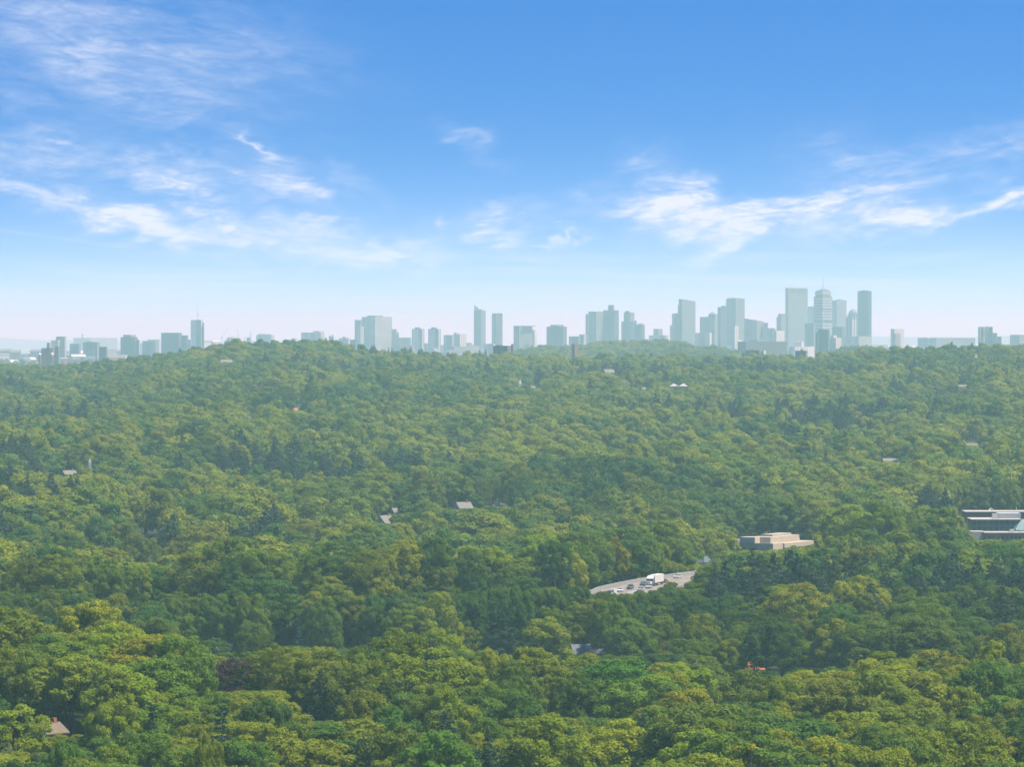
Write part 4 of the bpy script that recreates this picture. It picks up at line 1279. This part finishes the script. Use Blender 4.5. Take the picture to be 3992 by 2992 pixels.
T('turreted_block', 'small faint block with a tapered turret in the middle gap', 14000, 'building', [('main_block', 2531, 2606, 1308, 'pale'), ('turret', 2548, 2584, (1283, 1308), 'mid', .5, 40, 20)])
t = T('slanted_top_tower', 'pale tower with a slanted roof and dark louvre panel', 13500, 'skyscraper', [('tower_body', 2646, 2713, ('slope', 1165, 1175), 'paleglass', .2), ('left_shoulder', 2643, 2650, 1188, 'mid'), ('left_block', 2628, 2645, 1222, 'dark', .6), ('outer_block', 2620, 2630, 1223, 'pale'), ('low_block', 2612, 2622, 1269, 'pale')])
fr = foot(2646, 2713, 13500, .2, xp(2713, 13500) - xp(2646, 13500))
pa = Vector((fr[1][0], fr[1][1], 0)); pb = Vector((fr[2][0], fr[2][1], 0)); o_ = Vector((t.location.x, 13500, 0))
q0 = pa.lerp(pb, .18) - o_ + Vector((.3, -.8, 0)); q1 = pa.lerp(pb, .85) - o_ + Vector((.3, -.8, 0))
MB().add([(q0.x, q0.y, zy(1201, 13500) - PLAIN), (q1.x, q1.y, zy(1201, 13500) - PLAIN), (q1.x, q1.y, zy(1190, 13500) - PLAIN), (q0.x, q0.y, zy(1190, 13500) - PLAIN)] + [(q.x - .2, q.y + .6, zy(y, 13500) - PLAIN) for q, y in ((q0, 1201), (q1, 1201), (q1, 1190), (q0, 1190))], [(0, 1, 2, 3), (7, 6, 5, 4), (0, 4, 5, 1), (1, 5, 6, 2), (2, 6, 7, 3), (3, 7, 4, 0)]).build('louvre_panel', CM['dark'], t)
T('low_pale_block', 'low pale block between the slanted tower and the gabled dark block', 12000, 'building', [('main_block', 2712, 2775, 1298, 'cream')])
t = T('gabled_dark_block', 'dark block with a small glass pyramid on its roof', 13300, 'skyscraper', [('tower_body', 2730, 2799, 1236, 'mid', .8), ('upper_block', 2763, 2799, (1225, 1236), 'mid', .7, 40, 15)])
ox = t.location.x; c_ = xp(2778, 13300) - ox; z_ = zy(1225, 13300) - PLAIN
MB().add([(c_ - 9, 20, z_ + .05), (c_ + 9, 20, z_ + .05), (c_ + 9, 36, z_ + .05), (c_ - 9, 36, z_ + .05), (c_, 28, z_ + 8)], [(0, 1, 4), (1, 2, 4), (2, 3, 4), (3, 0, 4), (3, 2, 1, 0)]).build('roof_pyramid', CM['paleglass'], t)
T('dark_shoulder_tower', 'dark tower leaning against the left side of the big pale tower', 13200, 'skyscraper', [('tower_body', 2798, 2834, 1198, 'dark', .3), ('top_storey', 2812, 2833, (1193, 1198), 'dark', .5, 20, 10)])
T('big_pale_tower', 'big pale glass tower left of the two tallest towers', 13800, 'skyscraper', [('tower_body', 2832, 2905, 1165, 'paleglass', .5), ('roof_rim', 2840, 2896, (1162, 1165), 'pale', .5, 40, 12)])
T('cream_front_block', 'narrow cream block in front of the big pale tower', 11500, 'building', [('main_block', 2852, 2882, 1272, 'cream', .4)])
T('sloped_roof_block', 'broad dark block with a gently sloping roof right of the big pale tower', 13000, 'building', [('main_block', 2903, 2980, ('slope', 1242, 1254), 'mid', .6), ('right_step', 2978, 2995, 1259, 'pale')])
T('long_dark_front_block', 'long low dark block in front of the right skyline', 9500, 'building', [('main_block', 2877, 3078, 1332, 'dark', .15, 120, 0), ('rooftop_plant', 2925, 2975, (1327, 1332), 'pale', .6, 20, 30)])
T('white_flat_block', 'pale low block with white front left of the recessed-crown tower', 12500, 'building', [('main_block', 2990, 3024, 1280, 'pale'), ('front_block', 3012, 3061, 1290, 'cream', .3, 30, -20)])
T('ridge_flat_block', 'low grey flat block with a white end just behind the treeline', 6300, 'building', [('main_block', 2908, 2972, 1366, 'mid', .8), ('white_end', 2971, 2987, 1368, 'white', .4, 12, 0), ('rooftop_plant', 2928, 2942, (1362, 1366), 'pale', .6, 5, 6)])
T('curved_shoulder_tower', 'dark tower with a stepped left shoulder left of the recessed-crown tower', 13600, 'skyscraper', [('tower_body', 3034, 3064, 1224, 'mid', .4), ('left_shoulder', 3028, 3040, 1236, 'mid')])
t = T('recessed_crown_tower', 'broad tall pale tower with a dark recess under its roofline', 14000, 'skyscraper', [('tower_body', 3062, 3153, 1125, 'paleglass', .12), ('crown', 3061, 3154, (1123, 1125), 'mid', .12, 84, -2)], [(3081, 1110, 1124, .6), (3103, 1102, 1124, .9), (3065, 1121, 1124, 1.5)])
fr = foot(3062, 3153, 14000, .12, (xp(3153, 14000) - xp(3062, 14000)) * .9)
pa = Vector((fr[1][0], fr[1][1], 0)); pb = Vector((fr[2][0], fr[2][1], 0)); o_ = Vector((t.location.x, 14000, 0))
q0 = pa.lerp(pb, .1) - o_ + Vector((.2, -.8, 0)); q1 = pa.lerp(pb, .88) - o_ + Vector((.2, -.8, 0))
MB().add([(q.x + dx, q.y + dy, zy(y, 14000) - PLAIN) for dx, dy in ((0, 0), (-.2, .6)) for q, y in ((q0, 1137), (q1, 1137), (q1, 1132), (q0, 1132))], [(0, 1, 2, 3), (7, 6, 5, 4), (0, 4, 5, 1), (1, 5, 6, 2), (2, 6, 7, 3), (3, 7, 4, 0)]).build('recess', CM['dark'], t)
T('pale_slot_tower', 'pale slim tower seen through the slot between the two tallest towers', 15500, 'skyscraper', [('tower_body', 3150, 3176, 1195, 'pale')])
t = T('observation_tower', 'tall grey tower with a flared observation crown and long mast', 13600, 'skyscraper', [('tower_body', 3174, 3247, 1157, 'band', .45), ('neck', 3180, 3241, (1150, 1157), 'dark', .45, 46, 5), ('observation_crown', 3179, 3242, (1136, 1149.9), 'pale', .45, 48, 3), ('upper_rim', 3184, 3237, (1132, 1135.9), 'mid', .45, 40, 8), ('roof_cap', 3196, 3227, (1128, 1131.9), 'mid', .45, 26, 14)], [(3210, 1077, 1128, 1.6), (3210, 1106, 1128, 2.6), (3229, 1113, 1132, .8)])
for (ya, yb) in ((1203, 1208), (1251, 1256)):
    fr = [(x - t.location.x, y - 13600) for x, y in foot(3173.6, 3247.4, 13599, .45, (xp(3247, 13600) - xp(3174, 13600)) * .9)]
    MB().prism(fr, zy(yb, 13600) - PLAIN, zy(ya, 13600) - PLAIN).build('mechanical_band', CM['dark'], t)
T('pale_back_tower', 'pale hazy tower right behind the observation tower', 15000, 'skyscraper', [('tower_body', 3245, 3303, 1171, 'paleglass', .3), ('rooftop_plant', 3262, 3290, (1167, 1171), 'pale', .5, 30, 15)])
t = T('glass_dome_tower', 'masonry tower with a round glass dome next to the dark slab', 13800, 'skyscraper', [('tower_body', 3304, 3346, 1226, 'stripe', .4), ('left_shoulder', 3298, 3310, 1238, 'mid')]); dome(t, 13800, 3309, 3344, 1226, 1206, CM['paleglass'], 'glass_dome')
MB().tube((xp(3326, 13800) - t.location.x, 13, zy(1207, 13800) - PLAIN), (xp(3326, 13800) - t.location.x, 13, zy(1201, 13800) - PLAIN), .8, .3).build('finial', steel, t)
T('dark_slab_tower', 'tall slender dark glass slab, rightmost of the tallest towers', 13500, 'skyscraper', [('tower_body', 3345, 3399, 1135, 'glass', .72), ('roof_rim', 3358, 3386, (1132, 1135), 'mid', .6, 20, 10)])
T('grey_infill_block', 'grey block filling the gap at the foot of the two tallest towers', 12800, 'building', [('main_block', 3139, 3178, 1261, 'mid')])
T('teal_front_tower', 'dark teal narrow block in front of the observation tower', 10000, 'building', [('tower_body', 3191, 3235, 1285, 'glass', .85), ('left_step', 3180, 3193, 1297, 'dark')])
T('dark_infill_block', 'dark squat block between observation tower and dome tower', 12800, 'building', [('main_block', 3246, 3296, 1275, 'dark', .7)])
T('cream_low_block', 'cream low block between the teal block and dark squat block', 9800, 'building', [('main_block', 3236, 3282, 1318, 'cream', .5), ('raised_block', 3240, 3262, 1308, 'cream', .5, 14, 6)])
T('pale_podium', 'pale low podium in front of the recessed-crown tower', 10500, 'building', [('main_block', 3078, 3180, 1352, 'cream', .2, 60, 0)])
T('ridge_small_block', 'small grey block with a dark vent at the right treeline', 6000, 'building', [('main_block', 3102, 3150, 1368, 'mid', .8), ('vent', 3122, 3130, (1361, 1368), 'dark', .5, 4, 5)])
T('grey_base_block', 'long grey block at the foot of the dark slab tower', 12500, 'building', [('main_block', 3296, 3400, 1312, 'pale', .5, 60, 0)])
T('pinkish_block', 'lone pinkish block with a darker panel right of the dark slab', 12000, 'building', [('main_block', 3473, 3528, 1283, 'cream', .25), ('dark_panel', 3480, 3512, 1300, 'mid', .3, 8, -12)])
T('hospital_complex', 'grey stepped complex with a light vertical stripe at the right', 11000, 'building', [('left_fin', 3815, 3822, 1275, 'mid'), ('tower_body', 3823, 3846, 1275, 'mid', .5), ('light_stripe', 3844, 3857, 1273, 'cream', .5, 16, 6), ('right_block', 3856, 3871, 1275, 'dark'), ('right_step', 3869, 3889, 1299, 'mid'), ('low_step', 3887, 3906, 1313, 'pale')])
T('edge_block', 'flat grey block at the right edge of the skyline', 12500, 'building', [('main_block', 3940, 4010, 1306, 'mid', .5)])
T('long_low_shed', 'long low building with a white roof between the pinkish block and grey complex', 13500, 'building', [('main_block', 3580, 3810, 1318, 'mid', .3, 90, 0), ('white_roof', 3606, 3626, (1316, 1320), 'white', .4, 20, -6)])
t = T('brick_bell_tower', 'square brick tower with corner pinnacles on the central treeline', 6050, 'tower', [('tower_body', 2229, 2253, 1341, 'brick', .5)], [(2230.5, 1336, 1342, .35), (2251.5, 1336, 1342, .35), (2241, 1337, 1342, .3)])

# low buildings in the haze
rl = random.Random(5)
lowm = [CM['pale'], CM['cream'], CM['mid'], CM['brick'], CM['pale'], white]


def low_rise(px0, px1, d0, d1, cnt, lab, group, tall=(6, 20)):
    for k in range(cnt):
        d = rl.uniform(d0, d1); px = rl.uniform(px0, px1)
        w = rl.uniform(14, 55); dp = rl.uniform(14, 30); h = rl.uniform(*tall) * (1 + .35 * (d > 12000))
        x = xp(px, d)
        t = empty('low_building', (x, d, gz(x, d)), lab, 'building', group, rl.uniform(-.6, .6))
        m = rl.choice(lowm)
        if rl.random() < .45 and w < 34:
            MB().box(-w / 2, w / 2, -dp / 2, dp / 2, -2, h).gable_wall(-w / 2, w / 2, -dp / 2, dp / 2, h, h + dp * .22).build('wall', m, t)
            MB().gable(-w / 2, w / 2, -dp / 2, dp / 2, h + .15, h + dp * .22 + .3, .5).build('roof', rl.choice([rgrey, rpale, white, rtan]), t)
        else:
            MB().box(-w / 2, w / 2, -dp / 2, dp / 2, -2, h).build('wall', m, t)
            MB().box(-w / 2 - .4, w / 2 + .4, -dp / 2 - .4, dp / 2 + .4, h + .01, h + .8).build('roof', rl.choice([droof, greyp, white]), t)


low_rise(-60, 500, 9500, 17000, 180, 'small hazy low-rise building on the plain left of the wooded hill', 'low buildings on the left plain', (8, 27))
low_rise(1290, 2240, 11000, 15500, 42, 'small hazy low-rise building at the foot of the middle skyline', 'low buildings under the middle skyline', (22, 42))
low_rise(2380, 3480, 11000, 15500, 60, 'small hazy low-rise building at the foot of the tall towers', 'low buildings under the tall towers', (22, 46))
low_rise(3400, 4060, 12000, 17000, 36, 'small hazy low-rise building on the right horizon', 'low buildings on the right horizon', (20, 34))
low_rise(560, 1330, 13500, 17000, 26, 'small hazy low-rise building peeping over the wooded hill', 'low buildings behind the wooded hill', (34, 52))

#@@LIGHT
# ------------------------------------------------------------------ haze
hz = MB(); hz.box(-9200, 9200, -3300, 47000, -14, 322)
hmat = bpy.data.materials.new('haze_air'); hmat.use_nodes = True
nt = hmat.node_tree; nt.nodes.clear()
out = nt.nodes.new('ShaderNodeOutputMaterial'); pv = nt.nodes.new('ShaderNodeVolumePrincipled')
pv.inputs['Color'].default_value = (.55, 1.0, .95, 1); pv.inputs['Absorption Color'].default_value = (1, 1, 1, 1); pv.inputs['Density'].default_value = 6.6e-5; pv.inputs['Anisotropy'].default_value = .2
nt.links.new(pv.outputs[0], out.inputs['Volume'])
ho = hz.build('haze', hmat); tag(ho, 'thin pale summer haze filling the air down to the ground', 'haze', None, 'stuff')

# ------------------------------------------------------------------ sun and sky
SUN_EL, SUN_AZ = math.radians(64), math.radians(106)
sv = Vector((math.sin(SUN_AZ) * math.cos(SUN_EL), math.cos(SUN_AZ) * math.cos(SUN_EL), math.sin(SUN_EL)))
sl = bpy.data.lights.new('sun', 'SUN'); sl.energy = 5.0; sl.angle = math.radians(.53); sl.color = (1, .92, .74)
so = bpy.data.objects.new('sun', sl); C.objects.link(so); so.location = sv * 500; so.rotation_euler = sv.to_track_quat('Z', 'Y').to_euler()

wd = bpy.data.worlds.new('World'); SC.world = wd; wd.use_nodes = True
nt = wd.node_tree; N = nt.nodes; L = nt.links
bg = N['Background']


def mth(op, *a, clamp=False):
    q = N.new('ShaderNodeMath'); q.operation = op; q.use_clamp = clamp
    for i, v in enumerate(a):
        if isinstance(v, (int, float)): q.inputs[i].default_value = v
        else: L.new(v, q.inputs[i])
    return q.outputs[0]


tc = N.new('ShaderNodeTexCoord')
sx = N.new('ShaderNodeSeparateXYZ'); L.new(tc.outputs['Generated'], sx.inputs[0])
hor = mth('SQRT', mth('ADD', mth('MULTIPLY', sx.outputs['X'], sx.outputs['X']), mth('MULTIPLY', sx.outputs['Y'], sx.outputs['Y'])))
el = mth('MULTIPLY', mth('ARCTAN2', sx.outputs['Z'], hor), 100.0)
az = mth('MULTIPLY', mth('ARCTAN2', sx.outputs['X'], sx.outputs['Y']), 100.0)
# the band of sky near the horizon runs through its whole range of blues
cb = N.new('ShaderNodeCombineXYZ'); L.new(sx.outputs['X'], cb.inputs[0]); L.new(sx.outputs['Y'], cb.inputs[1])
L.new(mth('MULTIPLY', mth('MAXIMUM', sx.outputs['Z'], 0.0), 13.0), cb.inputs[2])
nv = N.new('ShaderNodeVectorMath'); nv.operation = 'NORMALIZE'; L.new(cb.outputs[0], nv.inputs[0])
sky = N.new('ShaderNodeTexSky'); sky.sky_type = 'NISHITA'; sky.sun_disc = False
sky.sun_elevation = SUN_EL; sky.sun_rotation = SUN_AZ; sky.altitude = 100; sky.air_density = 1.0; sky.dust_density = .6; sky.ozone_density = 2.5
L.new(nv.outputs[0], sky.inputs['Vector'])
hsv = N.new('ShaderNodeHueSaturation'); hsv.inputs['Hue'].default_value = .508; hsv.inputs['Saturation'].default_value = 1.46; hsv.inputs['Value'].default_value = 1.08
L.new(sky.outputs['Color'], hsv.inputs['Color'])


def noise(scale_u, scale_v, ang, detail=6, dist=.6, seed=0.0, rough=.55):
    c, s = math.cos(ang), math.sin(ang)
    uu = mth('ADD', mth('MULTIPLY', az, c), mth('MULTIPLY', el, s))
    vv = mth('SUBTRACT', mth('MULTIPLY', el, c), mth('MULTIPLY', az, s))
    q = N.new('ShaderNodeCombineXYZ'); L.new(mth('MULTIPLY', uu, scale_u), q.inputs[0]); L.new(mth('MULTIPLY', vv, scale_v), q.inputs[1]); q.inputs[2].default_value = seed
    z = N.new('ShaderNodeTexNoise'); z.inputs['Scale'].default_value = 1; z.inputs['Detail'].default_value = detail; z.inputs['Distortion'].default_value = dist; z.inputs['Roughness'].default_value = rough
    L.new(q.outputs[0], z.inputs['Vector'])
    return z.outputs['Fac']


# slow warp that frays the cloud edges
w1 = mth('MULTIPLY', mth('SUBTRACT', noise(.7, 1.6, 0, 5, .8, 3.1), .5), 2.6)
w2 = mth('MULTIPLY', mth('SUBTRACT', noise(.7, 1.6, .2, 5, .8, 8.7), .5), 1.5)
AZ = mth('ADD', az, w1); EL = mth('ADD', el, w2)


def blob(px, py, rx, ry, ang, amp):
    """soft patch of thin cloud; photo pixels turned into sky directions"""
    cu, cv = (px - CX) / 187.0, (HY - py) / 187.0
    c, s = math.cos(math.radians(ang)), math.sin(math.radians(ang))
    du = mth('SUBTRACT', AZ, cu); dv = mth('SUBTRACT', EL, cv)
    a = mth('DIVIDE', mth('ADD', mth('MULTIPLY', du, c), mth('MULTIPLY', dv, s)), rx / 187.0)
    b = mth('DIVIDE', mth('SUBTRACT', mth('MULTIPLY', dv, c), mth('MULTIPLY', du, s)), ry / 187.0)
    r = mth('ADD', mth('MULTIPLY', a, a), mth('MULTIPLY', b, b))
    return mth('MULTIPLY', mth('EXPONENT', mth('MULTIPLY', r, -1.0)), amp)


def total(lst):
    o = lst[0]
    for q in lst[1:]: o = mth('ADD', o, q)
    return o


LEFT = total([blob(*q) for q in (
    (250, 60, 520, 150, -22, .36), (420, 280, 520, 150, -18, .38), (900, 180, 420, 170, -12, .26), (160, 420, 300, 60, -20, .18), (700, 400, 260, 50, -22, .16),
    (300, 610, 520, 70, -8, .55), (740, 690, 190, 55, -10, .85), (100, 730, 260, 45, -12, .6),
    (420, 850, 330, 55, -14, 1.0), (820, 900, 330, 55, -8, .85), (1250, 940, 360, 60, -9, .7), (790, 800, 130, 22, -20, .6), (1500, 990, 200, 55, 10, .5),
    (975, 590, 80, 20, -50, .75), (1080, 690, 190, 60, -32, .5), (1190, 735, 80, 35, -30, .7), (1340, 690, 120, 50, -40, .28), (1180, 870, 130, 22, -12, .6))])
RIGHT = total([blob(*q) for q in (
    (1840, 555, 130, 40, -25, .45), (1680, 850, 55, 25, -10, .5), (1960, 850, 120, 45, 12, .75), (1930, 930, 120, 40, -28, .65), (2150, 935, 70, 16, 8, .7), (2190, 893, 60, 10, -8, .6), (2250, 957, 45, 10, 0, .7),
    (2640, 760, 170, 95, -25, .85), (2560, 790, 260, 40, 5, .55), (2700, 880, 260, 90, -15, .75), (2850, 920, 160, 60, 25, .6), (2950, 830, 330, 45, 8, .75), (3130, 780, 200, 40, 10, .8),
    (3350, 850, 330, 40, 8, .75), (3700, 830, 420, 38, 10, 1.0), (3990, 770, 200, 50, 15, .9), (3400, 700, 260, 120, -20, .5), (3700, 640, 320, 90, 12, .35), (3950, 560, 200, 60, 20, .25))])
st_l = noise(.55, 2.6, math.radians(-11), 9, .9, 0.0, .62)
st_r = noise(.60, 2.4, math.radians(9), 9, 1.1, 5.0, .62)
fine = noise(1.6, 7.0, math.radians(-4), 6, 1.2, 2.0, .6)


def ramp(v, a, b):
    q = N.new('ShaderNodeMapRange'); q.interpolation_type = 'SMOOTHSTEP'; q.inputs['From Min'].default_value = a; q.inputs['From Max'].default_value = b
    L.new(v, q.inputs['Value']); return q.outputs['Result']


dl = mth('MULTIPLY', mth('MULTIPLY', LEFT, 1.2), mth('ADD', .34, mth('MULTIPLY', ramp(st_l, .30, .74), .8)))
dr = mth('MULTIPLY', RIGHT, mth('ADD', .22, mth('MULTIPLY', ramp(st_r, .32, .70), 1.0)))
cd = mth('ADD', dl, dr)
cd = mth('MULTIPLY', cd, mth('ADD', .62, mth('MULTIPLY', ramp(fine, .3, .72), .55)))
# level veils low over the city
veil = mth('MULTIPLY', ramp(noise(.22, 4.2, 0, 7, .4, 11.0), .40, .68), mth('EXPONENT', mth('MULTIPLY', mth('POWER', mth('DIVIDE', mth('SUBTRACT', el, 1.0), .75), 2.0), -1.0)))
cd = mth('ADD', cd, mth('MULTIPLY', veil, .5))
# two old contrails


def trail(p0, p1, wid, amp):
    u0, v0 = (p0[0] - CX) / 187, (HY - p0[1]) / 187; u1, v1 = (p1[0] - CX) / 187, (HY - p1[1]) / 187
    Ls = math.hypot(u1 - u0, v1 - v0); tx, ty = (u1 - u0) / Ls, (v1 - v0) / Ls
    du = mth('SUBTRACT', az, u0); dv = mth('SUBTRACT', el, v0)
    s_ = mth('DIVIDE', mth('ADD', mth('MULTIPLY', du, tx), mth('MULTIPLY', dv, ty)), Ls)
    t_ = mth('DIVIDE', mth('SUBTRACT', mth('MULTIPLY', dv, tx), mth('MULTIPLY', du, ty)), wid)
    inside = mth('MULTIPLY', ramp(s_, -.05, .15), mth('SUBTRACT', 1.0, ramp(s_, .8, 1.05)))
    return mth('MULTIPLY', mth('MULTIPLY', mth('EXPONENT', mth('MULTIPLY', mth('MULTIPLY', t_, t_), -1.0)), inside), amp)


cd = mth('ADD', cd, trail((-100, 885), (640, 985), .035, .16))
cd = mth('ADD', cd, trail((3450, 1040), (3900, 955), .03, .14))
cd = mth('ADD', cd, mth('MULTIPLY', mth('EXPONENT', mth('MULTIPLY', mth('POWER', mth('DIVIDE', el, 1.95), 2.0), -1.0)), .72))
cd = mth('MINIMUM', mth('MULTIPLY', cd, .70), .82)
# clouds only where there is sky
cd = mth('MULTIPLY', cd, ramp(el, -.3, .2), clamp=True)
cm = N.new('ShaderNodeMix'); cm.data_type = 'RGBA'
L.new(cd, cm.inputs['Factor']); L.new(hsv.outputs['Color'], cm.inputs['A']); cc = N.new('ShaderNodeMix'); cc.data_type = 'RGBA'
cc.inputs['A'].default_value = (2.4, 4.15, 4.1, 1); cc.inputs['B'].default_value = (4.6, 4.8, 5.2, 1)
L.new(ramp(el, .2, 3.0), cc.inputs['Factor']); L.new(cc.outputs['Result'], cm.inputs['B'])
L.new(cm.outputs['Result'], bg.inputs['Color'])
bg.inputs['Strength'].default_value = .1

# ------------------------------------------------------------------ camera and picture
cam = bpy.data.cameras.new('camera'); cam.sensor_width = 36; cam.lens = F * 36 / 3992; cam.clip_start = 1; cam.clip_end = 90000
co_ = bpy.data.objects.new('camera', cam); C.objects.link(co_); co_.location = (0, 0, EYE)
co_.rotation_euler = (math.pi / 2 - math.atan((1496 - HY) / F), 0, 0)
SC.camera = co_
SC.view_settings.view_transform = 'Standard'; SC.view_settings.look = 'None'; SC.view_settings.exposure = 1.12; SC.view_settings.gamma = 1
wd.cycles.sampling_method = 'MANUAL'; wd.cycles.sample_map_resolution = 256
SC.cycles.use_denoising = True
SC.cycles.max_bounces = 4; SC.cycles.diffuse_bounces = 2; SC.cycles.transmission_bounces = 2; SC.cycles.volume_bounces = 0
